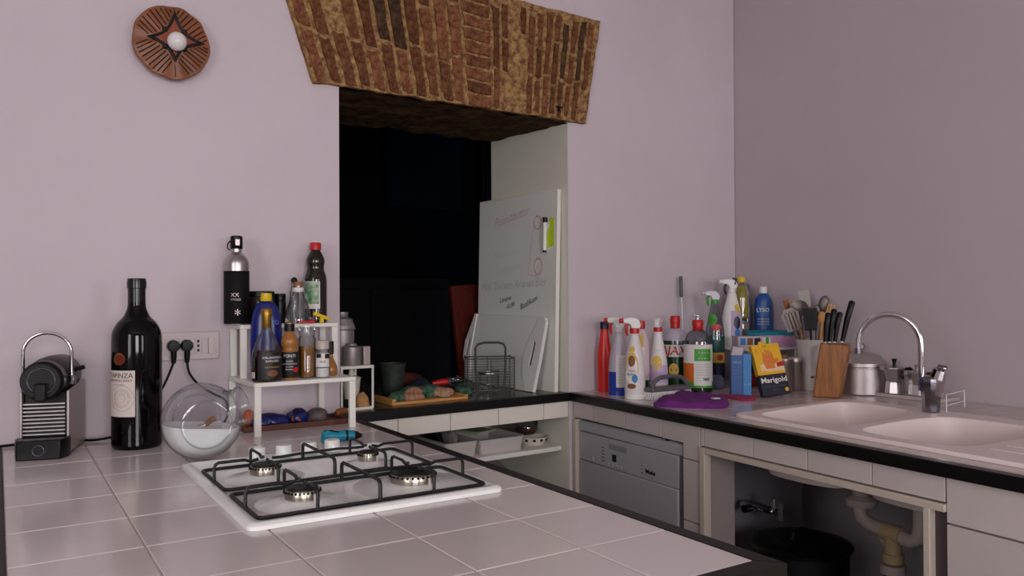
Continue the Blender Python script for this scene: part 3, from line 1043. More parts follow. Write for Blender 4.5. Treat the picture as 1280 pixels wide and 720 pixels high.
MB().tube([(-0.02, -0.01, 0.078), (-0.008, -0.015, 0.084), (0.006, -0.02, 0.090)], [0.008, 0.006, 0.004], 10).build('bowl', 'steel', sc)


# rack tiers
def rack(name, label, x, y, w_, d_, h_, leg=0.020, th=0.013, m='white', z=CT, group=None, rz=AW):
    t = thing(name, label, 'rack', (x, y, z), rz, group)
    MB().box(0, w_, 0, d_, h_ - th, h_).build('shelf', m, t, bev=0.002)
    for lx0 in (0.001, w_ - leg - 0.001):
        for ly0 in (0.001, d_ - leg * 0.6 - 0.001):
            MB().box(lx0, lx0 + leg, ly0, ly0 + leg * 0.6, 0, h_ - th).build('leg', m, t, bev=0.0015)
    return t


rack('shelf_rack', 'wide white shelf rack on the worktop carrying the oil and vinegar bottles', 0.630, 2.372, 0.318, 0.268, 0.158)
rack('shelf_rack', 'white shelf rack stacked on the rear of the wider white rack', 0.628, 2.522, 0.318, 0.118, 0.165, z=CT + 0.158)
Z1 = CT + 0.158
Z2 = Z1 + 0.165
# flask
x, y = 0.631, 2.578
FP = smooth_prof([(0.0, 0.0), (0.034, 0.0), (0.0375, 0.004), (0.0375, 0.004), (0.0375, 0.18), (0.0375, 0.18), (0.036, 0.198), (0.027, 0.214), (0.018, 0.222), (0.0155, 0.226), (0.0155, 0.226), (0.0155, 0.238)], 4)
o = thing('drinking_flask', 'steel drinking flask with black sleeve and black loop cap', 'flask', (x, y, Z2), face(x, y))
MB().lathe(FP, 36).build('body', 'steel', o)
MB().lathe([(0.0376, 0.003), (0.0383, 0.004), (0.0383, 0.166), (0.0376, 0.167)], 36).build('sleeve', 'black_matt', o)
MB().lathe([(0.017, 0.236), (0.0185, 0.238), (0.0185, 0.274), (0.015, 0.277), (0, 0.277)], 20).build('cap', 'black', o)
MB().box(-0.004, 0.010, -0.0195, -0.017, 0.246, 0.266).build('cap_window', 'silver', o, bev=0.001)
MB().tube([(-0.017, 0, 0.262), (-0.026, -0.004, 0.252), (-0.027, -0.004, 0.238), (-0.019, -0.002, 0.232)], 0.0022, 8).build('cap_loop', 'black', o)
text(o, 'XX', 0.018, on_prof(FP, 0.092, -8, 0.0018), 'silver')
text(o, 'CYCLES', 0.009, on_prof(FP, 0.078, -4, 0.0018), 'silver')
text(o, '*', 0.045, on_prof(FP, 0.030, 4, 0.0018), 'silver')


def simple_jar(name, label, cat, x, y, z, r, h, m, lid_m, lid_h=0.016, group=None):
    t = thing(name, label, cat, (x, y, z), face(x, y), group)
    P_ = [(0, 0), (r * 0.92, 0), (r, 0.005), (r, h - lid_h - 0.012), (r * 0.9, h - lid_h)]
    MB().lathe(P_, 28).build('body', m, t)
    MB().lathe([(r * 0.9, h - lid_h - 0.001), (r * 0.97, h - lid_h), (r * 0.97, h - 0.002), (r * 0.92, h), (0, h)], 28).build('lid', lid_m, t)
    return t


dark_glass = mat('smoky_jar', '#26221f', 0.1, spec=0.6)
simple_jar('storage_jar', 'wide smoky glass jar with black lid between flask and carafe', 'jar', 0.712, 2.594, Z2, 0.042, 0.104, dark_glass, 'black')
simple_jar('storage_jar', 'narrow black jar on the upper rack just left of the carafe', 'jar', 0.777, 2.616, Z2, 0.020, 0.096, 'black', 'black', 0.02)
# carafe
x, y = 0.820, 2.560
o = thing('carafe', 'conical clear glass carafe with cork and white neck band', 'carafe', (x, y, Z2), face(x, y))
CP = smooth_prof([(0, 0.001), (0.038, 0.001), (0.0425, 0.006), (0.042, 0.02), (0.034, 0.055), (0.022, 0.085), (0.0165, 0.098), (0.0165, 0.098), (0.0165, 0.122)], 5)
MB().lathe(CP, 32).build('glass_body', 'glass', o)
MB().lathe([(0.0172, 0.102), (0.0178, 0.103), (0.0178, 0.114), (0.0172, 0.115)], 24).build('neck_band', 'white_plastic', o)
MB().lathe([(0, 0.108), (0.0145, 0.108), (0.0155, 0.134), (0, 0.135)], 18).build('cork', 'cork', o)
x, y = 0.798, 2.545
o = thing('stoppered_bottle', 'slim clear bottle with dark stopper leaning behind the carafe', 'bottle', (0.828, 2.625, Z2), 0)
MB().lathe([(0, 0.001), (0.014, 0.001), (0.015, 0.004), (0.015, 0.10), (0.009, 0.118), (0.009, 0.135)], 20).build('glass_body', 'glass', o)
MB().ball((0, 0, 0.140), 0.0105, 14, 8).build('stopper', 'black', o)
# red-capped oil bottle
x, y = 0.893, 2.603
o = thing('oil_bottle', 'dark oil bottle with red cap and green label on the upper rack', 'bottle', (x, y, Z2), face(x, y))
OP = smooth_prof([(0, 0.002), (0.031, 0.0), (0.0365, 0.006), (0.0365, 0.02), (0.0365, 0.02), (0.0365, 0.13), (0.0365, 0.13), (0.035, 0.152), (0.0285, 0.172), (0.0275, 0.185), (0.0295, 0.198), (0.0285, 0.212), (0.021, 0.228), (0.0155, 0.238), (0.0155, 0.238), (0.0155, 0.250)], 4)
MB().lathe(OP, 36).build('glass_body', 'oil_dark', o)
MB().lathe([(0.0165, 0.240), (0.0185, 0.241), (0.0185, 0.262), (0.017, 0.265), (0, 0.265)], 24).build('cap', 'red', o)
lb = patch(o, 'label', 'paper_white', OP, 0.046, 0.136, -75, 22, 0.0006, n=2)
patch(lb, 'label_print', 'label_green', OP, 0.062, 0.134, -68, 16, 0.0012, n=2)
# bag clips on the upper rack
o = MB().mbox(Matrix.Translation((0, 0, 0.022)) @ Matrix.Rotation(rad(20), 4, 'Y'), 0.058, 0.010, 0.011).mbox(Matrix.Translation((0.0, 0.0, 0.0085)), 0.012, 0.012, 0.017).build('bag_clip', 'yellow', loc=(0.888, 2.532, Z2), rz=0.1, bev=0.002)
tag(o, 'yellow bag clip at the right end of the upper rack', 'clip')
o = MB().box(-0.028, 0.028, -0.006, 0.006, 0, 0.010).box(0.02, 0.027, -0.006, 0.006, 0.008, 0.014).build('bag_clip', 'red', loc=(0.836, 2.530, Z2), rz=0.05, bev=0.002)
tag(o, 'red bag clip lying in front of the carafe', 'clip')

# blue detergent bottle
x, y = 0.699, 2.494
o = thing('blue_bottle', 'large blue oval bottle with yellow cap behind the vinegar', 'bottle', (x, y, Z1), face(x, y))
BP = smooth_prof([(0, 0.0), (0.040, 0.0), (0.044, 0.005), (0.046, 0.03), (0.0475, 0.10), (0.046, 0.16), (0.040, 0.20), (0.028, 0.228), (0.016, 0.238), (0.015, 0.242)], 5)
MB().lathe(BP, 36, 1.0, 0.55).build('body', 'blue', o)
MB().lathe([(0.0, 0.238), (0.0165, 0.238), (0.0175, 0.240), (0.0165, 0.262), (0, 0.263)], 20).build('cap', 'yellow', o)
text(o, 'Oro', 0.03, on_prof(BP, 0.175, 20, 0.0015, 1, 0.55), mat('pale_blue', '#5f78c0', 0.4))
# balsamic
x, y = 0.679, 2.418
o = thing('vinegar_bottle', 'wide-based balsamic bottle with dark label and gold cap', 'bottle', (x, y, Z1), face(x, y))
VP = smooth_prof([(0, 0.002), (0.036, 0.0), (0.0435, 0.006), (0.0445, 0.03), (0.043, 0.075), (0.038, 0.10), (0.026, 0.128), (0.016, 0.150), (0.0125, 0.17), (0.0125, 0.19)], 5)
MB().lathe(VP, 36).build('glass_body', 'glass', o)
IV = [(r * 0.94, max(z, 0.004)) for r, z in VP if z < 0.100]
MB().lathe([(0, 0.004)] + IV[1:] + [(0, IV[-1][1])], 30).build('vinegar', 'balsamic', o)
MB().lathe([(0.0132, 0.158), (0.0138, 0.159), (0.0142, 0.196), (0.0165, 0.197), (0.0165, 0.213), (0.015, 0.216), (0, 0.216)], 24).build('cap', 'gold', o)
lb = patch(o, 'label', 'label_black', VP, 0.010, 0.088, -35, 78, 0.0008, n=4)
text(lb, 'ORLANDINO', 0.010, on_prof(VP, 0.072, 22, 0.0016), 'ink_white')
text(lb, 'BARILARO', 0.009, on_prof(VP, 0.062, 22, 0.0016), 'ink_white')
text(lb, 'ACETO BALSAMICO', 0.0052, on_prof(VP, 0.044, 22, 0.0016), 'label_yellow')
disc_patch(lb, 'label_picture', 'label_brown', VP, 0.026, 22, 0.016, 0.010, 0.0016)
patch(o, 'back_label', 'paper', VP, 0.012, 0.030, -68, -48, 0.0008, n=2)
patch(o, 'back_label', mat('green_grey_label', '#3a4038', 0.5), VP, 0.045, 0.075, -72, -48, 0.0008, n=2)
# small vinegar bottle
x, y = 0.752, 2.432
o = thing('small_vinegar_bottle', 'small dark vinegar bottle with black cap and round shoulder', 'bottle', (x, y, Z1), face(x, y))
PP = smooth_prof([(0, 0.0), (0.022, 0.0), (0.026, 0.005), (0.026, 0.02), (0.026, 0.02), (0.026, 0.082), (0.026, 0.082), (0.0225, 0.094), (0.0255, 0.108), (0.0245, 0.122), (0.016, 0.138), (0.0125, 0.146), (0.0125, 0.15)], 4)
MB().lathe(PP, 30).build('glass_body', 'amber', o)
MB().lathe([(0.0262, 0.006), (0.0267, 0.007), (0.0267, 0.083), (0.0262, 0.084)], 30).build('sleeve', 'label_black', o)
MB().lathe([(0.0135, 0.146), (0.0155, 0.147), (0.0155, 0.168), (0, 0.169)], 20).build('cap', 'black', o)
MB().lathe([(0.0, 0.1691), (0.0145, 0.1690), (0.0145, 0.1715), (0, 0.172)], 20).build('cap_top', 'gold', o)
text(o, 'PONTI', 0.013, on_prof(PP, 0.072, 0, 0.0016), 'ink_white')
for k, s_ in enumerate(('GLASSA', 'GASTRONOMICA', 'con aceto', 'balsamico')):
    text(o, s_, 0.0062, on_prof(PP, 0.056 - 0.008 * k, 0, 0.0016), 'ink_white')
disc_patch(o, 'label_picture', 'red', PP, 0.030, 42, 0.010, 0.008, 0.0014)
# oil cylinder
x, y = 0.813, 2.452
o = thing('oil_cruet', 'square-shouldered clear bottle half full of amber oil', 'bottle', (x, y, Z1), face(x, y))
MB().lathe([(0, 0.001), (0.025, 0.001), (0.0275, 0.004), (0.0275, 0.120), (0.023, 0.128), (0.0265, 0.150), (0.0265, 0.158)], 28).build('glass_body', 'glass', o)
b = MB().lathe([(0, 0.004), (0.0262, 0.004), (0.0262, 0.098), (0, 0.098)], 28)
b.build('oil', 'oil', o)
# spice jar
x, y = 0.853, 2.425
o = thing('spice_jar', 'clear spice jar with white label and pale lid', 'jar', (x, y, Z1), face(x, y))
SP = [(0, 0.001), (0.020, 0.001), (0.0222, 0.004), (0.0222, 0.084), (0.019, 0.09)]
MB().lathe(SP, 28).build('glass_body', 'glass', o)
MB().lathe([(0, 0.003), (0.0205, 0.003), (0.0205, 0.03), (0, 0.03)], 24).build('salt', 'flour', o)
MB().lathe([(0.0195, 0.088), (0.021, 0.089), (0.021, 0.112), (0.019, 0.115), (0, 0.115)], 24).build('lid', mat('pale_lid', '#b8aca0', 0.3), o)
lb = patch(o, 'label', 'paper_white', SP, 0.034, 0.076, -60, 62, 0.0007, n=2)
patch(lb, 'label_print', 'label_black', SP, 0.062, 0.075, -52, -10, 0.0013, n=2)
patch(lb, 'label_print', 'label_black', SP, 0.060, 0.074, 18, 60, 0.0013, n=2)
text(lb, 'SALE', 0.009, on_prof(SP, 0.050, 0, 0.0016), 'ink')
# small amber bottle
x, y = 0.898, 2.475
o = thing('small_amber_bottle', 'small onion-shaped amber bottle with black cap on the lower rack', 'bottle', (x, y, Z1), face(x, y))
MB().lathe(smooth_prof([(0, 0), (0.016, 0.0), (0.021, 0.012), (0.019, 0.03), (0.010, 0.05), (0.007, 0.062), (0.007, 0.07)], 5), 24).build('glass_body', 'amber', o)
MB().lathe([(0.0085, 0.068), (0.0095, 0.069), (0.0095, 0.108), (0, 0.109)], 16).build('cap', 'black', o)

# tray under the rack with its packets
o = thing('wooden_tray', 'shallow reddish wooden tray under the white rack', 'tray', (0.790, 2.548, CT), rad(-1))
MB().box(-0.155, 0.155, -0.072, 0.052, 0, 0.006).build('base', 'wood_red', o, bev=0.001)
for a in ((-0.155, 0.155, -0.080, -0.072, 0, 0.017), (-0.155, 0.155, 0.052, 0.058, 0, 0.017), (-0.163, -0.155, -0.080, 0.058, 0, 0.017), (0.155, 0.163, -0.080, 0.058, 0, 0.017)):
    MB().box(*a).build('rim', 'wood_red', o, bev=0.001)


def lump(name, label, cat, loc, sx, sy, sz, m, seed, amp=0.006, sc_=28, rz=0.0, parent=None, flat=0.35):
    """a soft crumpled thing with a flattened underside"""
    b_ = MB().ball((0, 0, 0), 1.0, 28, 14)
    b_.v = [(p[0] * sx, p[1] * sy, max(p[2], -flat) * sz + flat * sz) for p in b_.v]
    out = []
    for p in b_.v:
        k = min(1, max(0, p[2] / (sz * 0.25)))
        d = amp * noise.noise_vector(Vector(p) * sc_ + Vector((seed, seed, 0)))
        out.append((p[0] + d.x, p[1] + d.y, max(0, p[2] + d.z * k)))
    b_.v = out
    o_ = b_.build(name, m, parent, loc=loc, rz=rz, ang=70)
    if label: tag(o_, label, cat)
    return o_


ZT = CT + 0.0063
o = lump('snack_packet', 'shiny blue packet with orange print on the tray under the rack', 'packet', (0.722, 2.530, ZT), 0.058, 0.042, 0.030, 'bag_blue', 3, 0.010, 30)
o = lump('snack_packet', 'crumpled blue packet with orange corner right of the other blue one', 'packet', (0.812, 2.545, ZT), 0.036, 0.04, 0.034, 'bag_blue', 9, 0.009, 34)
lump('print', None, None, (-0.012, -0.028, 0.010), 0.020, 0.014, 0.016, 'bag_orange', 5, 0.006, 40, parent=o)
lump('snack_packet', 'small orange packet at the left of the tray under the rack', 'packet', (0.668, 2.575, ZT), 0.022, 0.02, 0.036, 'bag_orange', 1, 0.005, 34)
lump('snack_packet', 'crumpled grey packet on the tray under the rack', 'packet', (0.872, 2.535, ZT), 0.034, 0.04, 0.032, 'bag_grey', 14, 0.008, 30)
o = thing('bradawl', 'small tool with brown wooden handle lying across the tray end', 'tool', (0.905, 2.53, CT + 0.018))
MB().tube([(-0.03, -0.03, 0.008), (0.035, 0.005, 0.008)], 0.0035, 8).build('shaft', 'grey_dark', o)
MB().tube([(0.030, 0.002, 0.008), (0.040, 0.008, 0.010), (0.062, 0.020, 0.011), (0.075, 0.028, 0.010)], [0.007, 0.011, 0.012, 0.009], 12).build('handle', 'handle_wood', o)

# teal tool
o = thing('gas_lighter', 'teal hand tool with black tip lying behind the hob', 'lighter', (0.772, 2.185, CT), rad(-8))
b = MB()
b.tube([(-0.005, 0, 0.017), (0.0, 0, 0.018), (0.03, 0, 0.0165), (0.07, 0, 0.0155), (0.086, 0, 0.0145)], [0.010, 0.0165, 0.0155, 0.0150, 0.013], 14)
b.prism([(-0.008, 0.002), (0.012, 0.002), (0.020, 0.030), (0.008, 0.036), (-0.004, 0.028)], -0.011, 0.011, 'y')
b.build('body', 'teal', o, bev=0.001)
MB().tube([(0.084, 0, 0.0145), (0.095, 0, 0.0135), (0.108, 0, 0.012)], [0.0132, 0.011, 0.004], 12).build('tip', 'black', o)
MB().tube([(0.06, 0, 0.0155), (0.066, 0, 0.0155)], 0.0155, 14).build('band', 'black', o)
MB().tube([(0.0, -0.006, 0.034), (0.02, -0.008, 0.034), (0.04, -0.010, 0.028)], 0.002, 6).build('trigger_wire', 'black', o)

# ------------------------------------------------------------------ hob
HX, HY = 0.633, 1.745
hob = thing('gas_hob', 'white enamel gas hob with four burners and black pan supports', 'hob', (HX, HY, CT))
X2, Y2 = 0.264, 0.314


def rrect(x, y, r, n=5):
    out = []
    for cx, cy, a in ((x - r, y - r, 0), (-x + r, y - r, 90), (-x + r, -y + r, 180), (x - r, -y + r, 270)):
        for k in range(n + 1):
            t = rad(a + 90 * k / n)
            out.append((cx + r * cos(t), cy + r * sin(t)))
    return out


loops = [(rrect(X2, Y2, 0.018), 0.0005), (rrect(X2, Y2, 0.018), 0.008), (rrect(X2 - 0.006, Y2 - 0.006, 0.016), 0.0125), (rrect(X2 - 0.020, Y2 - 0.02, 0.014), 0.0125), (rrect(X2 - 0.027, Y2 - 0.027, 0.012), 0.0065)]
vs = [(p[0], p[1], z) for L, z in loops for p in L]
n = len(loops[0][0])
fs = [(q * n + i, q * n + (i + 1) % n, (q + 1) * n + (i + 1) % n, (q + 1) * n + i) for q in range(len(loops) - 1) for i in range(n)]
fs.append(tuple((len(loops) - 1) * n + i for i in range(n)))
MB().add(vs, fs).build('top_plate', 'white_gloss', hob, ang=50)
burn = [(-0.126, -0.185, 0.0355, ''), (0.118, -0.176, 0.050, ''), (-0.126, 0.075, 0.034, ''), (0.122, 0.082, 0.0245, '')]
for (bx_, by_, r, _) in burn:
    b = MB().lathe([(r * 2.7, 0.0062), (r * 2.2, 0.0072), (r * 1.7, 0.0098), (r * 1.3, 0.0135), (r * 1.08, 0.0148), (0, 0.015)], 32, c=(bx_, by_, 0))
    b.build('burner_bowl', 'white_gloss', hob)
    b = MB().lathe([(r * 0.9, 0.0145), (r * 0.98, 0.016), (r * 1.0, 0.029), (r * 0.95, 0.033), (0, 0.033)], 36, c=(bx_, by_, 0))
    cr = b.build('burner_crown', 'brass_steel', hob)
    b = MB()
    for k in range(28):
        t = 2 * PI * k / 28
        m_ = Matrix.Translation((bx_ + r * cos(t), by_ + r * sin(t), 0.0298)) @ Matrix.Rotation(t, 4, 'Z')
        b.mbox(m_, 0.003, r * 0.09, 0.0045)
    b.build('flame_slots', 'black_matt', cr, smooth=False)
    MB().lathe([(r * 0.86, 0.0325), (r * 0.86, 0.0355), (r * 0.80, 0.0372), (0, 0.0378)], 32, c=(bx_, by_, 0)).build('burner_cap', 'cast', hob)
    MB().cyl((bx_ + 0.012, by_ - r - 0.005, 0.012), (bx_ + 0.012, by_ - r - 0.005, 0.029), 0.0028, 8).build('igniter', 'ceramic', hob)


def support(y0, y1, bs, name='pan_support'):
    zb, zt, br = 0.0115, 0.050, 0.0036
    x0, x1 = -0.236, 0.240
    g = MB()
    L = [(x0, y0), (x1, y0), (x1, y1), (x0, y1)]
    ring = []
    for (cx, cy, a) in ((x1 - 0.012, y1 - 0.012, 0), (x0 + 0.012, y1 - 0.012, 90), (x0 + 0.012, y0 + 0.012, 180), (x1 - 0.012, y0 + 0.012, 270)):
        for k in range(4):
            t = rad(a + 30 * k)
            ring.append((cx + 0.012 * cos(t), cy + 0.012 * sin(t), zb))
    g.tube(ring, br + 0.0004, 6, closed=True)

    def arch(p, q, drop=0.0):
        """post at p rising, top bar running to q, slightly dipped end"""
        p, q = Vector(p), Vector(q)
        d = (q - p).normalized()
        g.tube([(p.x, p.y, zb), (p.x, p.y, zt - 0.010), (p.x + d.x * 0.003, p.y + d.y * 0.003, zt - 0.003), (p.x + d.x * 0.010, p.y + d.y * 0.010, zt), (q.x - d.x * 0.03, q.y - d.y * 0.03, zt), (q.x - d.x * 0.016, q.y - d.y * 0.016, zt - 0.005), (q.x, q.y, zt - 0.001)], br, 6)
    xm = 0.0
    g.tube([(xm, y0, zb), (xm, y0, zt - 0.010), (xm, y0 + 0.003, zt - 0.003), (xm, y0 + 0.010, zt), (xm, y1 - 0.010, zt), (xm, y1 - 0.003, zt - 0.003), (xm, y1, zt - 0.010), (xm, y1, zb)], br + 0.0005, 6)
    for (bx_, by_, r, _) in bs:
        e = r * 0.45
        sx_ = x0 if bx_ < 0 else x1
        arch((sx_, by_, 0), (bx_ + (-e if bx_ < 0 else e), by_, 0))
        arch((bx_, y0, 0), (bx_, by_ - e, 0))
        arch((bx_, y1, 0), (bx_, by_ + e, 0))
        # inner finger hanging on the middle bar
        q = Vector((bx_ + (e if bx_ < 0 else -e), by_))
        dx = 1 if q.x > xm else -1
        g.tube([(xm, by_, zt), (xm + dx * 0.02, by_ + 0.004, zt - 0.001), (xm + dx * 0.045, by_ - 0.004, zt + 0.001), (q.x - dx * 0.02, by_, zt - 0.002), (q.x, q.y, zt - 0.002)], br * 0.9, 6)
    return g.build(name, 'cast', hob)


support(-0.275, -0.066, burn[:2])
support(-0.024, 0.199, burn[2:])
for kx, ky in ((-0.094, 0.262), (-0.028, 0.262), (0.036, 0.262), (0.098, 0.262)):
    MB().lathe([(0.024, 0.0128), (0.024, 0.016), (0.0205, 0.017), (0.0195, 0.038), (0.018, 0.040), (0, 0.040)], 24, c=(kx, ky, 0)).build('knob', 'white_gloss', hob)


# ================================================================== THINGS IN THE OPENING
def wire_rack(name, label, x, y, w_, d_, h_, rz):
    t = thing(name, label, 'rack', (x, y, CT), rz)
    MB().box(0, w_, 0, d_, h_ - 0.010, h_).build('shelf', 'white', t, bev=0.001)
    for xx in (0.004, w_ - 0.004):
        MB().tube([(xx, 0.004, h_ - 0.006), (xx, 0.004, 0.005), (xx, d_ - 0.004, 0.005), (xx, d_ - 0.004, h_ - 0.006)], 0.0045, 6).build('side_frame', 'white', t, smooth=False)
    MB().box(0.004, w_ - 0.004, 0.0005, 0.0075, 0.0, 0.008).build('foot_bar', 'white', t, smooth=False)
    return t


wire_rack('small_rack', 'small white rack just inside the left edge of the wall opening', 1.030, 2.735, 0.128, 0.16, 0.158, AW)
ZR = CT + 0.158
o = thing('canister', 'tall aluminium canister with domed lid at the left edge of the opening', 'canister', (1.080, 2.855, ZR))
MB().lathe([(0, 0), (0.042, 0), (0.044, 0.004), (0.044, 0.125), (0.0465, 0.128), (0.0465, 0.142), (0.043, 0.147), (0.036, 0.166), (0.022, 0.174), (0.020, 0.178), (0.0225, 0.186), (0.0225, 0.192), (0, 0.193)], 32).build('body', 'alu_matt', o)
MB().lathe([(0.047, 0.127), (0.0482, 0.129), (0.0482, 0.133), (0.047, 0.135)], 32).build('lid_rim', 'alu_matt', o)
o = thing('metal_cup', 'low aluminium cup with lid in front of the tall canister', 'cup', (1.088, 2.782, ZR))
MB().lathe([(0, 0), (0.033, 0), (0.0345, 0.003), (0.0345, 0.066), (0.032, 0.068), (0.020, 0.072), (0.018, 0.078), (0, 0.079)], 28).build('body', 'alu_matt', o)
o = thing('tin_box', 'small pale square tin beside the low aluminium cup', 'tin', (1.139, 2.775, ZR), AW)
MB().box(-0.014, 0.014, -0.014, 0.02, 0, 0.068).build('body', 'silver', o, bev=0.003)
o = thing('plastic_funnel', 'pale upturned plastic funnel under the small rack in the opening', 'funnel', (1.108, 2.835, CT))
MB().lathe([(0.026, 0.03), (0.034, 0.105), (0.036, 0.108), (0.012, 0.116), (0.008, 0.143), (0.005, 0.143), (0.005, 0.03)][0:5] , 24).build('cone', 'cream_plastic', o)
MB().lathe([(0, 0), (0.03, 0), (0.03, 0.03), (0, 0.03)], 20).build('base', 'grey_dark', o)
lump('cloth_bundle', 'small tan cloth bundle on dark base under the small rack', 'cloth', (1.128, 2.778, CT), 0.026, 0.022, 0.042, 'beige', 2, 0.006, 40)
o = thing('mortar', 'dark green stone mortar in the shadow of the opening', 'mortar', (1.372, 3.055, CT))
MB().lathe([(0, 0), (0.036, 0), (0.040, 0.006), (0.044, 0.05), (0.053, 0.124), (0.055, 0.132), (0.046, 0.132), (0.038, 0.06), (0, 0.04)], 30).build('bowl', 'stone', o)
lump('folded_cloth', 'dark red cloth lying deep in the opening behind the mortar', 'cloth', (1.525, 3.25, CT), 0.09, 0.06, 0.055, 'red_dark', 6, 0.012, 14)
lump('bundled_cloth', 'dark navy cloth bundle beside the green mortar', 'cloth', (1.505, 3.08, CT), 0.060, 0.05, 0.045, 'mitt_dark', 8, 0.010, 18)
# board with mitts
o = thing('chopping_board', 'pale wooden board under the oven mitts at the front of the opening', 'board', (1.402, 2.852, CT), AW)
MB().box(-0.166, 0.166, -0.083, 0.083, 0, 0.011).build('panel', 'wood_tan', o, bev=0.002)
MB().box(-0.166, -0.150, -0.083, 0.083, 0.011, 0.024).build('end_cleat', 'wood_tan', o, bev=0.002)
MB().box(0.150, 0.166, -0.083, 0.083, 0.011, 0.018).build('end_cleat', 'wood_tan', o, bev=0.002)
ZB = CT + 0.0115
o = lump('oven_mitt', 'green oven mitt with coral pattern lying on the wooden board', 'oven mitt', (1.43, 2.872, ZB), 0.115, 0.05, 0.034, 'mitt_green', 11, 0.008, 22, rz=-0.1)
lump('cuff', None, None, (0.052, -0.028, 0.002), 0.06, 0.026, 0.024, 'mitt_orange', 12, 0.006, 30, parent=o)
lump('thumb', None, None, (-0.062, -0.036, 0.010), 0.040, 0.018, 0.022, 'mitt_orange', 14, 0.005, 30, parent=o)
o = lump('oven_mitt', 'folded green and orange oven mitt at the left front of the board', 'oven mitt', (1.285, 2.812, ZB), 0.040, 0.034, 0.026, 'mitt_green', 17, 0.007, 30)
lump('palm', None, None, (0.036, -0.014, 0.0), 0.028, 0.022, 0.022, 'mitt_orange', 18, 0.004, 34, parent=o)
lump('thumb', None, None, (0.078, -0.012, 0.0), 0.028, 0.018, 0.018, 'mitt_orange', 19, 0.004, 34, parent=o)
lump('folded_cloth', 'green-edged cloth scrap between the board and the wire basket', 'cloth', (1.625, 2.915, CT), 0.034, 0.05, 0.028, 'mitt_green', 23, 0.008, 30)
o = thing('saucer', 'small white saucer on the wooden board beside the mitts', 'saucer', (1.474, 2.795, ZB))
MB().lathe([(0, 0.001), (0.014, 0.0), (0.024, 0.006), (0.026, 0.0075), (0.022, 0.006), (0, 0.004)], 24).build('dish', 'ceramic', o)
o = thing('red_handled_tool', 'red-handled utensil in clear wrapping behind the oven mitts', 'utensil', (1.60, 3.06, CT + 0.02), rad(-12))
MB().tube([(-0.04, 0, 0.014), (0.0, 0, 0.018), (0.03, 0, 0.02)], [0.010, 0.015, 0.014], 12).build('handle', 'red', o)
b = MB().ball((0.058, 0, 0.026), 0.026, 14, 8, 1.4, 0.8, 0.8).noise(0.006, 40, 3)
b.build('wrapping', 'plastic_clear', o)
MB().tube([(0.03, 0, 0.02), (0.09, 0, 0.022)], 0.004, 8).build('blade', 'steel', o)
MB().box(-0.04, 0.07, -0.02, 0.02, -0.02, 0.004).build('stand', 'mitt_dark', o, bev=0.004)
lump('green_bag', 'flat green packet lying beside the red-handled utensil', 'packet', (1.735, 3.10, CT), 0.045, 0.04, 0.03, 'mitt_green', 27, 0.008, 30)
# wooden panel leaning
o = thing('leaning_board', 'reddish-brown wooden panel leaning at the back of the opening', 'panel', (1.977, 3.425, CT + 0.0065), rad(4))
mt = Matrix.Rotation(rad(-4), 4, 'Y') @ Matrix.Rotation(rad(-5), 4, 'X')
MB().box(-0.085, 0.085, 0.0, 0.018, 0, 0.455).xf(mt).build('board', 'door_wood', o, bev=0.002)
MB().box(-0.085, -0.060, -0.006, 0.0, 0, 0.455).xf(mt).build('stile', 'door_wood', o, bev=0.001)
MB().box(-0.060, 0.085, -0.006, 0.0, 0.435, 0.455).xf(mt).build('rail', 'door_wood', o, bev=0.001)
MB().box(0.0, 0.085, -0.010, -0.001, 0, 0.20).xf(mt).build('lower_panel', 'darkwood', o, bev=0.001)

# whiteboard leaning on the right reveal
tilt = rad(1.45)
wbo = thing('whiteboard', 'white memo board with faded handwriting leaning on the right reveal', 'whiteboard', (1.975, 2.765, CT), AW)
mt = Matrix.Rotation(tilt, 4, 'Y')
MB().box(0.0, 0.016, 0.0, 0.595, 0, 0.855).xf(mt).build('panel', 'wboard', wbo, bev=0.001)
MB().box(-0.001, 0.018, -0.012, 0.0, 0, 0.857).xf(mt).build('edge_strip', 'white', wbo, bev=0.001)
MB().box(-0.001, 0.018, 0.0, 0.595, 0.855, 0.860).xf(mt).build('edge_strip', 'white', wbo, bev=0.001)


def onwb(cy, cz, a=0.0):
    ca, sa = cos(a), sin(a)
    return lambda x, y: mt @ Vector((-0.0012, cy - (x * ca - y * sa), cz + x * sa + y * ca))


text(wbo, 'Peanutbutter', 0.062, onwb(0.325, 0.765, 0.16), 'ink_pink', 'handwriting', 0.35, 0.85, bold=-0.0012)
text(wbo, 'Mascarpone', 0.045, onwb(0.37, 0.60, 0.08), 'ink_faint', 'handwriting', 0.3, 0.9, bold=-0.0012)
text(wbo, 'Lemongrass', 0.045, onwb(0.34, 0.53, 0.12), 'ink_faint', 'handwriting', 0.3, 0.9, bold=-0.0012)
text(wbo, 'Milk Tomate Ananas Bier', 0.058, onwb(0.31, 0.455, 0.05), mat('ink_faint2', '#adada6', 0.8), 'handwriting', 0.25, 0.86, bold=-0.0012)
text(wbo, 'Limone', 0.032, onwb(0.365, 0.390, 0.18), 'ink', 'handwriting', 0.35)
text(wbo, '10.90', 0.030, onwb(0.325, 0.360, 0.22), 'ink', 'handwriting', 0.35)
text(wbo, 'Basilikum', 0.036, onwb(0.185, 0.375, 0.34), 'ink', 'handwriting', 0.35)
b = MB()


def scrib(cy, cz, r, loops_, seed):
    pts = []
    for k in range(loops_ * 14):
        t = 2 * PI * k / 14
        rr = r * (1 + 0.35 * noise.noise(Vector((t * 0.4, seed, 0))))
        pts.append(mt @ Vector((-0.0012, cy - rr * cos(t), cz + rr * 1.1 * sin(t))))
    return pts


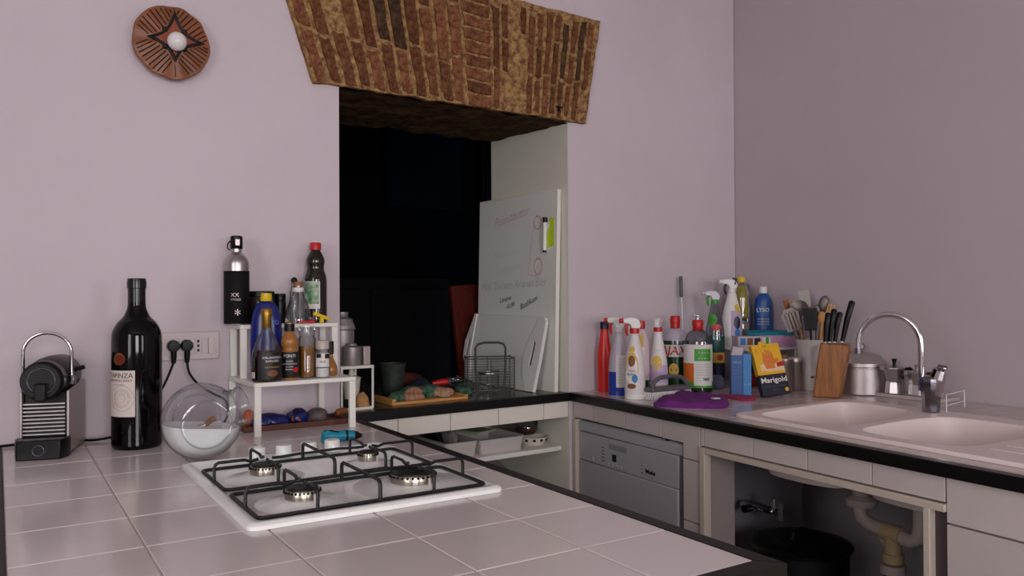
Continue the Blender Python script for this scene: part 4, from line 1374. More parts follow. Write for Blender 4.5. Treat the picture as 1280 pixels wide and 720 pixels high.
b.tube(scrib(0.125, 0.725, 0.026, 3, 1), 0.0010, 4)
b.tube(scrib(0.115, 0.535, 0.030, 3, 5), 0.0010, 4)
b.tube([mt @ Vector((-0.0012, 0.15, 0.70)), mt @ Vector((-0.0012, 0.17, 0.62)), mt @ Vector((-0.0012, 0.19, 0.50)), mt @ Vector((-0.0012, 0.12, 0.49))], 0.0009, 4)
b.build('scribble', 'ink_pink', wbo)
MB().prism([(0.004, 0.62), (0.055, 0.61), (0.060, 0.67), (0.040, 0.70), (0.035, 0.745), (0.008, 0.735)], -0.0022, -0.0008, 'x').xf(mt).build('note_patch', 'highlighter', wbo, smooth=False)
pen_ = thing('marker_pen', 'white marker pen with black cap clipped to the whiteboard', 'pen', wbo.matrix_basis @ Vector((0, 0, 0)), AW)
pen_.location = (1.975, 2.765, CT)
MB().tube([mt @ Vector((-0.0115, 0.058, 0.60)), mt @ Vector((-0.0115, 0.058, 0.72))], 0.0095, 12).build('barrel', 'white_plastic', pen_)
MB().tube([mt @ Vector((-0.0115, 0.058, 0.72)), mt @ Vector((-0.0115, 0.058, 0.742))], 0.0102, 12).build('cap', 'black', pen_)
MB().tube([mt @ Vector((-0.0115, 0.058, 0.592)), mt @ Vector((-0.0115, 0.058, 0.60))], 0.0085, 12).build('end_plug', 'black', pen_)

# cutting board with handles
cb = thing('cutting_board', 'white plastic cutting board with slotted handles leaning on the whiteboard', 'cutting board', (1.893, 2.79, CT + 0.0023), AW + rad(0.5))
mt = Matrix.Rotation(rad(12), 4, 'Y')
# panel (local y along the reveal, z up)
MB().prism([(0.055, 0.0), (0.49, 0.0), (0.53, 0.15), (0.53, 0.322), (0.05, 0.322), (0.085, 0.22), (0.105, 0.15), (0.10, 0.08)][::1], 0.0, 0.010, 'x').xf(mt).build('panel', 'board', cb, bev=0.001)


def wing(outer, slot):
    """handle outline with a slot cut through: a ring of faces between outline and slot"""
    c_ = sum((Vector(p) for p in slot), Vector((0, 0))) / len(slot)

    def hit(poly, a_):
        d_ = Vector((cos(a_), sin(a_)))
        best = 0
        for k in range(len(poly)):
            p_, q_ = Vector(poly[k]) - c_, Vector(poly[(k + 1) % len(poly)]) - c_
            e_ = q_ - p_
            den = d_.x * e_.y - d_.y * e_.x
            if abs(den) < 1e-12: continue
            t_ = (p_.x * e_.y - p_.y * e_.x) / den
            u_ = (p_.x * d_.y - p_.y * d_.x) / den
            if -1e-9 <= u_ <= 1 + 1e-9 and t_ > best: best = t_
        return c_ + d_ * best
    angs = sorted({round(math.atan2(p[1] - c_.y, p[0] - c_.x), 5) for p in list(outer) + list(slot)})
    O_ = [hit(outer, a_) for a_ in angs]
    I_ = [hit(slot, a_) for a_ in angs]
    n_ = len(angs)
    vs_ = [(x_, p.x, p.y) for x_ in (-0.006, 0.010) for L_ in (O_, I_) for p in L_]
    fs_ = []
    for k in range(n_):
        m_ = (k + 1) % n_
        fs_ += [(k, m_, n_ + m_, n_ + k), (2 * n_ + k, 2 * n_ + m_, 3 * n_ + m_, 3 * n_ + k), (k, m_, 2 * n_ + m_, 2 * n_ + k), (n_ + k, n_ + m_, 3 * n_ + m_, 3 * n_ + k)]
    return MB().add(vs_, fs_)


def slot_poly(y0, z0, y1, z1, r):
    a_ = math.atan2(z1 - z0, y1 - y0)
    return [(y0 + r * cos(a_ + PI / 2 + PI * k / 6), z0 + r * sin(a_ + PI / 2 + PI * k / 6)) for k in range(7)] + [(y1 + r * cos(a_ - PI / 2 + PI * k / 6), z1 + r * sin(a_ - PI / 2 + PI * k / 6)) for k in range(7)]


MB().prism(slot_poly(0.050, 0.115, 0.043, 0.205, 0.0098), 0.002, 0.006, 'x').xf(mt).build('slot_shade', 'grey_dark', cb, smooth=False)  # dark plate set in the slot to stand for the shade inside it
MB().prism(slot_poly(0.560, 0.125, 0.556, 0.200, 0.0098), 0.002, 0.006, 'x').xf(mt).build('slot_shade', 'grey_dark', cb, smooth=False)
wing([(0.0, 0.0), (0.055, 0.0), (0.10, 0.08), (0.105, 0.15), (0.085, 0.22), (0.05, 0.29), (0.035, 0.322), (0.0, 0.318), (-0.012, 0.30), (-0.010, 0.15)], slot_poly(0.050, 0.115, 0.043, 0.205, 0.010)).xf(mt).build('handle', 'white_plastic', cb, smooth=False)
wing([(0.49, 0.0), (0.535, 0.0), (0.545, 0.06), (0.585, 0.12), (0.590, 0.19), (0.565, 0.26), (0.545, 0.325), (0.53, 0.325), (0.53, 0.15)], slot_poly(0.560, 0.125, 0.556, 0.200, 0.010)).xf(mt).build('handle', 'white_plastic', cb, smooth=False)

# wire basket
bk = thing('wire_basket', 'grey wire basket with hoop handle in front of the cutting board', 'basket', (1.758, 2.925, CT), rad(-24))
b = MB()
hw, hd, hh = 0.098, 0.065, 0.145
for z, r in ((0.012, 0.0028), (hh, 0.0034)):
    b.tube([(-hw, -hd, z), (hw, -hd, z), (hw, hd, z), (-hw, hd, z)], r, 6, closed=True)
for x_ in (-hw, 0.0, hw):
    for y_ in (-hd, hd): b.tube([(x_, y_, 0.0), (x_, y_, hh + (0.006 if x_ else 0))], 0.0028 if x_ else 0.002, 6)
b.build('frame', 'wire', bk)
b = MB()
for k in range(11):
    z = 0.022 + k * 0.0112
    b.tube([(-hw, -hd, z), (hw, -hd, z), (hw, hd, z), (-hw, hd, z)], 0.0010, 4, closed=True)
for k in range(9):
    x_ = -hw + 2 * hw * k / 8
    b.tube([(x_, -hd, 0.012), (x_, hd, 0.012)], 0.0010, 4)
ms = b.build('mesh_wires', 'wire', bk)
ms['kind'] = 'stuff'
MB().tube([(-0.058, -hd - 0.004, 0.012), (-0.066, -hd - 0.004, 0.12), (-0.066, -hd - 0.004, 0.19), (-0.055, -hd - 0.004, 0.206), (-0.03, -hd - 0.004, 0.213), (0.03, -hd - 0.004, 0.213), (0.052, -hd - 0.004, 0.206), (0.060, -hd - 0.004, 0.19), (0.060, -hd - 0.004, 0.12), (0.052, -hd - 0.004, 0.012)], 0.0048, 8).build('hoop_handle', mat('handle_grey', '#4a4843', 0.45, metal=0.4), bk)
o = thing('preserving_glass', 'low glass standing inside the wire basket', 'glass', (1.760, 2.93, CT + 0.0155))
MB().lathe([(0, 0.001), (0.040, 0.001), (0.044, 0.006), (0.044, 0.066), (0.046, 0.068), (0.046, 0.072)], 28).build('body', 'glass', o)
MB().lathe([(0.0445, 0.060), (0.047, 0.062), (0.047, 0.068), (0.0445, 0.070)], 28).build('rim_band', 'steel', o)

# the dark room: picture, beam and cupboard
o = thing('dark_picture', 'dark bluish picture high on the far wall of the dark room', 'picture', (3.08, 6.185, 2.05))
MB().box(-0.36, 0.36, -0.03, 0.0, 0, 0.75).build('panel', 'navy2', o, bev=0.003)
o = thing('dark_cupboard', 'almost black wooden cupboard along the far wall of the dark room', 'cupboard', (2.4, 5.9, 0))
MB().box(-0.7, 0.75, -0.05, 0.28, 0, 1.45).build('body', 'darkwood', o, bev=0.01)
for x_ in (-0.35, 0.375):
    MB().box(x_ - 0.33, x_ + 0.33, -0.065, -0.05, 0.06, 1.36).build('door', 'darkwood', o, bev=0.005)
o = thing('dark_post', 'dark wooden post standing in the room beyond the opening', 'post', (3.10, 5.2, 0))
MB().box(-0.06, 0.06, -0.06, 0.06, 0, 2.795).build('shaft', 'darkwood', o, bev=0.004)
o = thing('blue_curtain', 'narrow dark blue curtain strip beside the right reveal', 'curtain', (2.48, 3.95, 0.02))
b = MB()
vs = []
for j in range(2):
    for i in range(25):
        x_ = -0.13 + 0.26 * i / 24
        vs.append((x_, 0.018 * sin(i * 1.1), 0.0 + 2.7 * j))
b.add(vs, [(i, i + 1, 25 + i + 1, 25 + i) for i in range(24)])
c_ = b.build('cloth', mat('curtain_blue', '#0b1222', 0.9), o)
sm = c_.modifiers.new('solid', 'SOLIDIFY'); sm.thickness = 0.004

# ================================================================== NICHE BELOW THE OPENING
sh = thing('niche_shelf', 'white shelf board in the niche under the opening worktop', 'shelf', W0, AW)
MB().box(0.30, 1.002, 0.03, 0.45, 0.655, 0.674).build('board', 'white', sh, bev=0.002)
pr_ = thing('niche_pier', 'pale plastered pier at the left of the niche under the opening', 'pier', W0, AW)
MB().box(0.012, 0.295, 0.10, 0.55, 0, 0.86).build('body', 'cabinet', pr_, smooth=False)


def tub(name, label, x, y, w_, d_, h_, rz, m='tray', flare=0.008, th=0.003, hnd=False):
    t = thing(name, label, 'tub', (x, y, 0.6745), rz)
    o_ = [rrect(w_ / 2 - flare, d_ / 2 - flare, 0.012, 3), rrect(w_ / 2, d_ / 2, 0.014, 3), rrect(w_ / 2 + 0.004, d_ / 2 + 0.004, 0.016, 3), rrect(w_ / 2 - th, d_ / 2 - th, 0.012, 3), rrect(w_ / 2 - flare - th, d_ / 2 - flare - th, 0.010, 3)]
    zs = [0, h_ - 0.003, h_, h_, 0.004]
    vs_ = [(p[0], p[1], z) for L, z in zip(o_, zs) for p in L]
    n_ = len(o_[0])
    fs_ = [(q * n_ + i, q * n_ + (i + 1) % n_, (q + 1) * n_ + (i + 1) % n_, (q + 1) * n_ + i) for q in range(4) for i in range(n_)]
    fs_ += [tuple(range(n_ - 1, -1, -1)), tuple(4 * n_ + i for i in range(n_))]
    MB().add(vs_, fs_).build('shell', m, t)
    return t


q = WL(0.535, 0.215)
tub('storage_tub', 'white plastic tub of dark things, left one on the niche shelf', q.x, q.y, 0.150, 0.30, 0.062, AW)
q2 = WL(0.54, 0.23)
lump('cling_wrap', 'crumpled clear wrap lying in the left tub', 'wrap', (q2.x + 0.02, q2.y - 0.02, 0.68), 0.035, 0.06, 0.075, 'bag_plastic', 31, 0.01, 30)
lump('black_bag', 'black bag filling the back of the left tub', 'bag', (q2.x - 0.035, q2.y + 0.02, 0.68), 0.03, 0.09, 0.075, 'black_matt', 33, 0.01, 25)
q = WL(0.728, 0.200)
tub('storage_tub', 'shallow white plastic tub with lidded corner, right one on the niche shelf', q.x, q.y, 0.215, 0.27, 0.058, AW)
o = thing('green_box', 'pale green plastic lid lying slanted across the right tub', 'lid', (q.x - 0.03, q.y + 0.05, 0.738), AW + 0.3)
MB().box(-0.055, 0.055, -0.08, 0.08, 0, 0.008).build('panel', 'tray_green', o, bev=0.002)
q = WL(0.925, 0.175)
o = thing('glass_jug', 'round glass jug with dark handle at the right of the niche shelf', 'jug', (q.x, q.y, 0.6745 + 0.036), 0.3)
MB().lathe(smooth_prof([(0, 0.002), (0.03, 0.0), (0.048, 0.018), (0.050, 0.036), (0.042, 0.056), (0.034, 0.062), (0.036, 0.07)], 5), 28).build('body', 'glass_thick', o)
MB().lathe(smooth_prof([(0, 0.006), (0.03, 0.006), (0.044, 0.02), (0.045, 0.03), (0, 0.03)], 4), 24).build('contents', mat('reddish_contents', '#5a3630', 0.3), o)
MB().tube([(0.044, 0, 0.055), (0.066, 0, 0.058), (0.074, 0, 0.035), (0.062, 0, 0.012), (0.048, 0, 0.014)], 0.005, 8).build('handle', 'black', o)
o = thing('patterned_dish', 'dark-spotted cream dish under the glass jug on the shelf', 'dish', (q.x + 0.012, q.y - 0.03, 0.6745), AW)
MB().lathe([(0, 0.0), (0.05, 0.0), (0.058, 0.012), (0.066, 0.032), (0.062, 0.032), (0.052, 0.012), (0, 0.006)], 28).build('bowl', 'cream_plastic', o)
b = MB()
for k in range(12):
    t = 2 * PI * k / 12
    b.mbox(Matrix.Translation((0.0625 * cos(t), 0.0625 * sin(t), 0.022)) @ Matrix.Rotation(t, 4, 'Z') @ Matrix.Rotation(0.38, 4, 'Y'), 0.003, 0.012, 0.010)
b.build('spots', 'ink', o)
q = WL(0.93, 0.21)
lump('plastic_bag', 'grey plastic bag slumped on the floor of the niche', 'bag', (q.x - 0.135, q.y + 0.05, 0.0), 0.15, 0.15, 0.44, 'bag_plastic', 41, 0.045, 11)

# ================================================================== RIGHT COUNTER
# dishwasher
dw = thing('dishwasher', 'grey dishwasher with recessed handle under the tiled counter', 'dishwasher', R0, AR)
MB().box(0.028, 0.05, -0.672, -0.647, 0.10, 0.742).build('side_strip', 'appliance_side', dw, bev=0.004)
MB().box(0.05, 0.62, -0.672, -0.030, 0.005, 0.786).build('body', 'appliance_side', dw, bev=0.004)
MB().prism([(0.0185, 0.746), (0.050, 0.746), (0.050, 0.788), (0.028, 0.788), (0.020, 0.780)], -0.672, -0.030, 'y').build('handle_ledge', 'appliance', dw, bev=0.002)
MB().box(0.022, 0.050, -0.646, -0.030, 0.624, 0.742).build('control_panel', 'appliance', dw, bev=0.004)
MB().box(0.020, 0.050, -0.646, -0.030, 0.10, 0.6225).build('door', 'appliance', dw, bev=0.004)
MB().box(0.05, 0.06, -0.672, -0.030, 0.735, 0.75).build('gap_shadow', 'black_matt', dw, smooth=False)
MB().box(0.0212, 0.0222, -0.285, -0.258, 0.655, 0.683).build('display', 'ink', dw, smooth=False)
MB().box(0.0215, 0.0222, -0.35, -0.235, 0.700, 0.722).build('programme_strip', mat('strip_grey', '#8f8d92', 0.4), dw, smooth=False)
for k in range(4):
    MB().cyl((0.019, -0.232 - 0.027 * k, 0.640), (0.0225, -0.232 - 0.027 * k, 0.640), 0.0075, 12).build('button', 'appliance', dw)
MB().cyl((0.018, -0.125, 0.642), (0.0225, -0.125, 0.642), 0.009, 14).build('power_button', 'appliance', dw)
b = MB()
for k in range(5): b.box(0.0214, 0.0222, -0.205, -0.188, 0.645 + 0.013 * k, 0.649 + 0.013 * k)
for k in range(3): b.box(0.0214, 0.0222, -0.447, -0.440, 0.643 + 0.013 * k, 0.648 + 0.013 * k)
b.build('indicator_marks', 'grey', dw, smooth=False)
text(dw, 'Miele', 0.024, lambda x, y: (0.0212, -0.492 - x, 0.655 + y), 'ink', wide=1.1, bold=0.0008)
text(dw, 'G 1220', 0.010, lambda x, y: (0.0212, -0.492 - x, 0.636 + y), 'grey')
MB().box(0.012, 0.03, -0.600, -0.590, 0.789, 0.796).build('catch', 'black', dw, smooth=False)

# sink
sk = thing('sink', 'double-bowl pinkish composite sink with drainer set in the counter', 'sink', R0, AR)


def closed_spline(keys, n_=6):
    m_ = len(keys)
    out = []
    for i in range(m_):
        p0, p1, p2, p3 = [Vector(keys[(i + d) % m_]) for d in (-1, 0, 1, 2)]
        for k in range(n_):
            t = k / n_
            out.append(0.5 * (2 * p1 + (p2 - p0) * t + (2 * p0 - 5 * p1 + 4 * p2 - p3) * t * t + (3 * p1 - p0 - 3 * p2 + p3) * t ** 3))
    return [(v.x, v.y) for v in out]


bowl1 = closed_spline([(0.140, -0.935), (0.20, -0.885), (0.42, -0.850), (0.60, -0.838), (0.655, -0.88), (0.668, -0.99), (0.635, -1.115), (0.52, -1.178), (0.36, -1.205), (0.19, -1.195), (0.138, -1.10)], 5)
bowl2 = closed_spline([(0.150, -1.320), (0.20, -1.262), (0.38, -1.232), (0.53, -1.232), (0.615, -1.262), (0.640, -1.36), (0.635, -1.50), (0.56, -1.565), (0.36, -1.59), (0.18, -1.575), (0.143, -1.46)], 5)
outer = []
for (cx, cy, a) in ((0.70, -0.830, 0), (0.125, -0.880, 90), (0.125, -2.18, 180), (0.70, -2.18, 270)):
    r = 0.045
    for k in range(6):
        t = rad(a + 90 * k / 5)
        outer.append((cx - 0.005 + r * cos(t) * (0.7 if cx < 0.3 else 1), cy + r * sin(t)))
ZS = 0.912
bm = bmesh.new()


def ring_v(pts, z): return [bm.verts.new((p[0], p[1], z)) for p in pts]


def ring_e(vs_): return [bm.edges.new((vs_[i], vs_[(i + 1) % len(vs_)])) for i in range(len(vs_))]


def bridge(a_, c_):
    for i in range(len(a_)):
        j = (i + 1) % len(a_)
        bm.faces.new((a_[i], a_[j], c_[j], c_[i]))


def inset(pts, k):
    cx = sum(p[0] for p in pts) / len(pts); cy = sum(p[1] for p in pts) / len(pts)
    out = []
    for p in pts:
        d = Vector((cx - p[0], cy - p[1])); L = d.length
        out.append((p[0] + d.x * k / L, p[1] + d.y * k / L))
    return out


o_top = ring_v(inset(outer, 0.004), ZS)
o_mid = ring_v(outer, ZS - 0.004)
o_bot = ring_v(outer, 0.9006)
r1, r2 = ring_v(bowl1, ZS), ring_v(bowl2, ZS)
bmesh.ops.triangle_fill(bm, edges=ring_e(o_top) + ring_e(r1) + ring_e(r2), use_beauty=True)
bridge(o_top, o_mid); bridge(o_mid, o_bot)
for pts, top, zb in ((bowl1, r1, 0.720), (bowl2, r2, 0.720)):
    prev = top
    for k, z in ((0.004, ZS - 0.003), (0.008, ZS - 0.010), (0.014, 0.84), (0.022, 0.755), (0.036, 0.728), (0.085, zb)):
        cur = ring_v(inset(pts, k), z)
        bridge(prev, cur); prev = cur
    bm.faces.new(prev)
    # outside shell of the bowl, seen from the cupboard below
    prev = ring_v(inset(pts, -0.004), 0.895)
    for k, z in ((0.004, 0.84), (0.012, 0.75), (0.030, 0.716), (0.085, zb - 0.010)):
        cur = ring_v(inset(pts, k), z)
        bridge(prev, cur); prev = cur
    bm.faces.new(prev)
bm.verts.index_update()
b = MB(); b.add([v.co[:] for v in bm.verts], [tuple(v.index for v in f.verts) for f in bm.faces]); bm.free()
b.build('basin', 'sink', sk, ang=28)
MB().lathe([(0, 0.0), (0.035, 0.0), (0.036, 0.003), (0.02, 0.003), (0, 0.001)], 20, c=(0.40, -1.03, 0.7205)).build('drain', 'chrome_dark', sk)
MB().lathe([(0, 0.0), (0.035, 0.0), (0.036, 0.003), (0.02, 0.003), (0, 0.001)], 20, c=(0.39, -1.41, 0.7205)).build('drain', 'chrome_dark', sk)
MB().tube([(0.172, -1.345, 0.872), (0.190, -1.350, 0.868)], 0.011, 12).build('overflow', 'black', sk)
for k in range(6):
    MB().box(0.20 + 0.075 * k, 0.212 + 0.075 * k, -2.15, -1.63, ZS - 0.001, ZS + 0.003).build('drainer_ridge', 'sink', sk, bev=0.002)

# mixer tap
p = RL(0.672, -1.163, ZS + 0.0005)
tp = thing('mixer_tap', 'chrome mixer tap with high swan-neck spout behind the sink', 'tap', p, face(p.x, p.y))
MB().lathe([(0, 0), (0.026, 0), (0.028, 0.004), (0.031, 0.06), (0.036, 0.098), (0.034, 0.112), (0.024, 0.120), (0, 0.122)], 10).build('base', 'chrome_dark', tp, ang=20)
d1 = Vector((-1, 0.15, 0)).normalized()
cx0 = Vector((-0.027, 0, 0))
pts = [cx0 + Vector((0, 0, 0.07)), cx0 + Vector((0, 0, 0.16)), cx0 + Vector((0, 0, 0.225))]
Rr = 0.100
for k in range(1, 19):
    t = PI * k / 18 * 1.02
    pts.append(cx0 + d1 * (Rr - Rr * cos(t)) + Vector((0, 0, 0.225 + Rr * sin(t))))
pts.append(pts[-1] + Vector((0, 0, -0.02)))
MB().tube(pts, 0.0108, 14).build('spout', 'chrome', tp)
MB().tube([pts[-1] + Vector((0, 0, 0.006)), pts[-1] + Vector((0, 0, -0.012))], 0.0125, 14).build('aerator', 'chrome_dark', tp)
b = MB()
b.tube([(0.008, 0, 0.060), (0.020, -0.004, 0.110), (0.030, -0.008, 0.142), (0.033, -0.009, 0.150)], [0.028, 0.027, 0.022, 0.012], 12)
b.build('lever_body', 'chrome', tp, ang=25)
MB().tube([(0.018, -0.012, 0.130), (0.030, -0.022, 0.152), (0.048, -0.028, 0.150)], [0.012, 0.012, 0.007], 10).build('lever', 'chrome_dark', tp)

# small wire holder
o = thing('wire_holder', 'small white wire holder standing behind the sink by the tap', 'holder', (2.672, 1.482, ZS), rad(10))
b = MB()
b.tube([(0, 0, 0), (0, 0, 0.058), (0.17, 0.0, 0.058), (0.17, 0, 0.0)], 0.0018, 6)
b.tube([(0, 0, 0.022), (0.17, 0.0, 0.022)], 0.0014, 6)
b.build('wire', 'white_plastic', o)

# under the sink
dr = thing('waste_pipes', 'grey plastic waste pipes and tee below the sink bowls', 'pipes', R0, AR)
MB().lathe([(0.0, 0), (0.045, 0.0), (0.048, 0.02), (0.03, 0.03), (0.026, 0.032), (0.026, 0.06)][::-1], 20, c=(0.31, -1.165, 0.650)).build('drain_cup', 'pipe', dr)
MB().tube([(0.31, -1.165, 0.70), (0.31, -1.160, 0.64), (0.31, -1.170, 0.61), (0.31, -1.20, 0.596), (0.31, -1.25, 0.590)], 0.022, 14).build('elbow_pipe', 'pipe', dr)
MB().tube([(0.31, -1.245, 0.590), (0.31, -1.305, 0.587)], 0.027, 14).build('tee_collar', 'pipe_cream', dr)
MB().tube([(0.31, -1.275, 0.60), (0.31, -1.275, 0.50)], 0.025, 14).build('tee_branch', 'pipe_cream', dr)
MB().tube([(0.31, -1.275, 0.53), (0.31, -1.275, 0.505)], 0.031, 14).build('union_nut', 'pipe_cream', dr)
MB().tube([(0.31, -1.275, 0.497), (0.31, -1.275, 0.470)], 0.037, 14).build('union_nut', 'pipe', dr)
MB().tube([(0.31, -1.275, 0.47), (0.31, -1.275, 0.02)], 0.028, 14).build('waste_down_pipe', 'black', dr)
MB().tube([(0.31, -1.305, 0.585), (0.31, -1.335, 0.582), (0.31, -1.358, 0.595), (0.31, -1.366, 0.63), (0.31, -1.366, 0.70)], 0.022, 14).build('elbow_pipe', 'pipe', dr)
MB().tube([(0.36, -1.18, 0.585), (0.36, -1.21, 0.54), (0.36, -1.26, 0.50)], 0.013, 10).build('overflow_hose', 'pipe', dr)
o = thing('stop_valve', 'chrome stop valve on the wall inside the sink cupboard', 'valve', RL(0.27, -0.84, 0.556), AR)
MB().tube([(0, 0.14, 0.0), (0, 0.0, 0.0)], 0.010, 10).build('body', 'chrome', o)
MB().tube([(-0.02, 0.08, 0.0), (-0.05, 0.08, 0.0)], 0.014, 10).build('handwheel', 'chrome_dark', o)
MB().tube([(0, 0.02, 0.0), (0, -0.01, 0.005), (0, -0.01, 0.05)], 0.008, 10).build('outlet', 'chrome', o)
MB().box(-0.004, 0.004, -0.045, -0.03, -0.02, 0.04).build('wall_bracket', 'grey', o, smooth=False)
MB().box(0.004, 0.03, -0.045, 0.13, -0.009, 0.009).build('wall_mount', 'grey_dark', o, smooth=False)
o = thing('black_bin', 'black lidded bin standing in the dark cupboard below the sink', 'bin', RL(0.27, -0.965, 0.0))
MB().lathe([(0, 0), (0.12, 0), (0.145, 0.01), (0.15, 0.47), (0.155, 0.475)], 32).build('body', 'black_matt', o)
MB().lathe([(0.162, 0.475), (0.164, 0.485), (0.155, 0.492), (0.11, 0.498), (0.05, 0.502), (0.0, 0.503)], 36).build('lid', 'black', o)
MB().tube([(-0.045, 0, 0.500), (-0.036, 0, 0.522), (0.0, 0, 0.532), (0.036, 0, 0.522), (0.045, 0, 0.500)], 0.006, 8).build('lid_handle', 'black', o)


# ------------------------------------------------------------------ cleaning bottles
def trigger_head(t, z0, body_m, lever_m, collar_m, nozzle_m, ang=-90, s=1.0, neck=0.013):
    """spray trigger: collar, hooded head, nozzle and curved lever; ang turns the nozzle (0 faces -Y, -90 the left)"""
    R_ = Matrix.Translation((0, 0, z0)) @ Matrix.Rotation(rad(ang), 4, 'Z') @ Matrix.Scale(s, 4)
    MB().lathe([(neck * 0.8, -0.002), (neck + 0.003, 0), (neck + 0.003, 0.018), (neck * 0.8, 0.020)], 20, mtx=R_).build('collar', collar_m, t)
    # side profile in (forward = -y, z)
    P_ = [(0.020, 0.018), (0.024, 0.034), (0.018, 0.050), (0.004, 0.060), (-0.018, 0.062), (-0.046, 0.058), (-0.046, 0.040), (-0.020, 0.036), (-0.012, 0.018)]
    MB().prism(P_, -0.011, 0.011, 'x').xf(R_).build('spray_head', body_m, t, bev=0.003 * s)
    MB().tube([R_ @ Vector((0, -0.045, 0.049)), R_ @ Vector((0, -0.060, 0.049))], 0.0095 * s, 12).build('nozzle', nozzle_m, t)
    MB().tube([R_ @ Vector(v) for v in ((0, -0.026, 0.040), (0, -0.034, 0.026), (0, -0.033, 0.008), (0, -0.028, -0.010))], [0.006 * s, 0.0065 * s, 0.006 * s, 0.004 * s], 8).build('trigger', lever_m, t)


def bottle(name, label, x, y, keys, body_m, z=CT, sx=1.0, sy=1.0, rz=0.0, n_=5, cat='bottle'):
    t = thing(name, label, cat, (x, y, z), face(x, y, rz))
    P_ = smooth_prof(keys, n_)
    MB().lathe(P_, 32, sx, sy).build('body', body_m, t)
    return t, P_


# 1 red bottle with navy cap
t, P_ = bottle('cleaner_bottle', 'plain red bottle with dark blue cap, nearest the opening on the sink counter', 2.165, 2.655,
               [(0, 0), (0.026, 0.0), (0.029, 0.004), (0.030, 0.03), (0.030, 0.14), (0.027, 0.18), (0.0185, 0.235), (0.0165, 0.262), (0.0165, 0.268)], 'redorange', sx=1.0, sy=0.85)
MB().lathe([(0.0175, 0.264), (0.019, 0.265), (0.019, 0.292), (0.017, 0.295), (0, 0.295)], 20).build('cap', 'lid_navy', t)

# 2 blue liquid spray
SK = [(0, 0), (0.034, 0.0), (0.039, 0.005), (0.0405, 0.05), (0.040, 0.11), (0.034, 0.17), (0.022, 0.225), (0.0165, 0.252), (0.0135, 0.262), (0.0135, 0.266)]
t, P_ = bottle('spray_bottle', 'clear spray bottle part filled with blue liquid, white head and red nozzle', 2.128, 2.520, SK, 'frost', sy=0.7)
MB().lathe([(r + 0.0006, z) for r, z in P_ if 0.001 < z < 0.098], 32, 1.0, 0.7).build('liquid', 'blue_liquid', t)
trigger_head(t, 0.258, 'white_plastic', 'red', 'white_plastic', 'red', -85, 0.98)
lb = patch(t, 'label', 'paper_white', P_, 0.035, 0.165, -14, 70, 0.0014, sy=0.7, n=5)
for k in range(9):
    text(lb, 'istruzioni per uso e cautele', 0.0045, on_prof(P_, 0.150 - 0.012 * k, 26, 0.002, 1, 0.7), 'ink_grey')
text(t, 'SUPER', 0.011, on_prof(P_, 0.185, 5, 0.0014, 1, 0.7), 'lilac')

# 3 white spray with bird emblem
t, P_ = bottle('spray_bottle', 'milky spray bottle with red collar and orange-brown round label, front of the row', 2.112, 2.404, SK, 'frost_white', sy=0.72)
MB().lathe([(r + 0.0005, z) for r, z in P_ if 0.001 < z < 0.022], 32, 1.0, 0.72).build('liquid', 'white_plastic', t)
trigger_head(t, 0.258, 'white_plastic', 'red', 'red', 'red', -75, 1.0, 0.0155)
lb = disc_patch(t, 'label', 'label_yellow', P_, 0.118, -18, 0.028, 0.066, 0.0012, 1, 0.72)
disc_patch(lb, 'label_emblem', 'label_brown', P_, 0.150, -18, 0.014, 0.022, 0.0018, 1, 0.72)
disc_patch(lb, 'label_field', 'paper_white', P_, 0.095, -18, 0.027, 0.035, 0.0018, 1, 0.72)
disc_patch(lb, 'label_patch', 'label_blue', P_, 0.082, 0, 0.012, 0.016, 0.0024, 1, 0.72)
disc_patch(lb, 'label_patch', 'label_brown', P_, 0.052, -18, 0.018, 0.010, 0.0024, 1, 0.72)
text(lb, 'CASA', 0.0125, on_prof(P_, 0.112, -20, 0.0026, 1, 0.72), 'ink_red')
text(lb, 'DURA', 0.0125, on_prof(P_, 0.098, -20, 0.0026, 1, 0.72), 'lid_navy')
disc_patch(t, 'label_patch', 'label_yellow', P_, 0.195, -18, 0.011, 0.012, 0.0014, 1, 0.72)

# 4 clear bottle with red cap, yellow shoulder, behind
t, P_ = bottle('cleaner_bottle', 'clear bottle with red cap and green base between two white sprays', 2.236, 2.505,
               [(0, 0), (0.030, 0.0), (0.033, 0.005), (0.034, 0.10), (0.033, 0.18), (0.028, 0.23), (0.017, 0.262), (0.014, 0.27), (0.014, 0.275)], 'pinkish', sy=0.8)
MB().lathe([(r + 0.0006, z) for r, z in P_ if 0.001 < z < 0.075], 32, 1, 0.8).build('liquid', 'deep_green', t)
patch(t, 'shoulder_label', 'label_yellow', P_, 0.195, 0.245, -80, 20, 0.001, sy=0.8, n=4)
MB().lathe([(0.015, 0.268), (0.0165, 0.269), (0.0175, 0.285), (0.016, 0.302), (0, 0.303)], 20).build('cap', 'red', t)

# 5 red-collar spray with lilac label
t, P_ = bottle('spray_bottle', 'white spray bottle with red collar, lilac label and yellow print', 2.305, 2.478,
               [(0, 0), (0.035, 0.0), (0.0395, 0.006), (0.040, 0.07), (0.037, 0.13), (0.028, 0.18), (0.020, 0.225), (0.0175, 0.255), (0.0165, 0.262)], 'frost_white', sy=0.7)
trigger_head(t, 0.256, 'white_plastic', 'white_plastic', 'red', 'white_plastic', 165, 0.92, 0.0165)
patch(t, 'label', 'lilac', P_, 0.045, 0.120, -70, 70, 0.001, sy=0.7, n=4)
disc_patch(t, 'label_print', 'label_yellow', P_, 0.128, -8, 0.022, 0.030, 0.0014, 1, 0.7)
text(t, 'Bagno', 0.011, on_prof(P_, 0.180, 0, 0.0014, 1, 0.7), 'lilac')

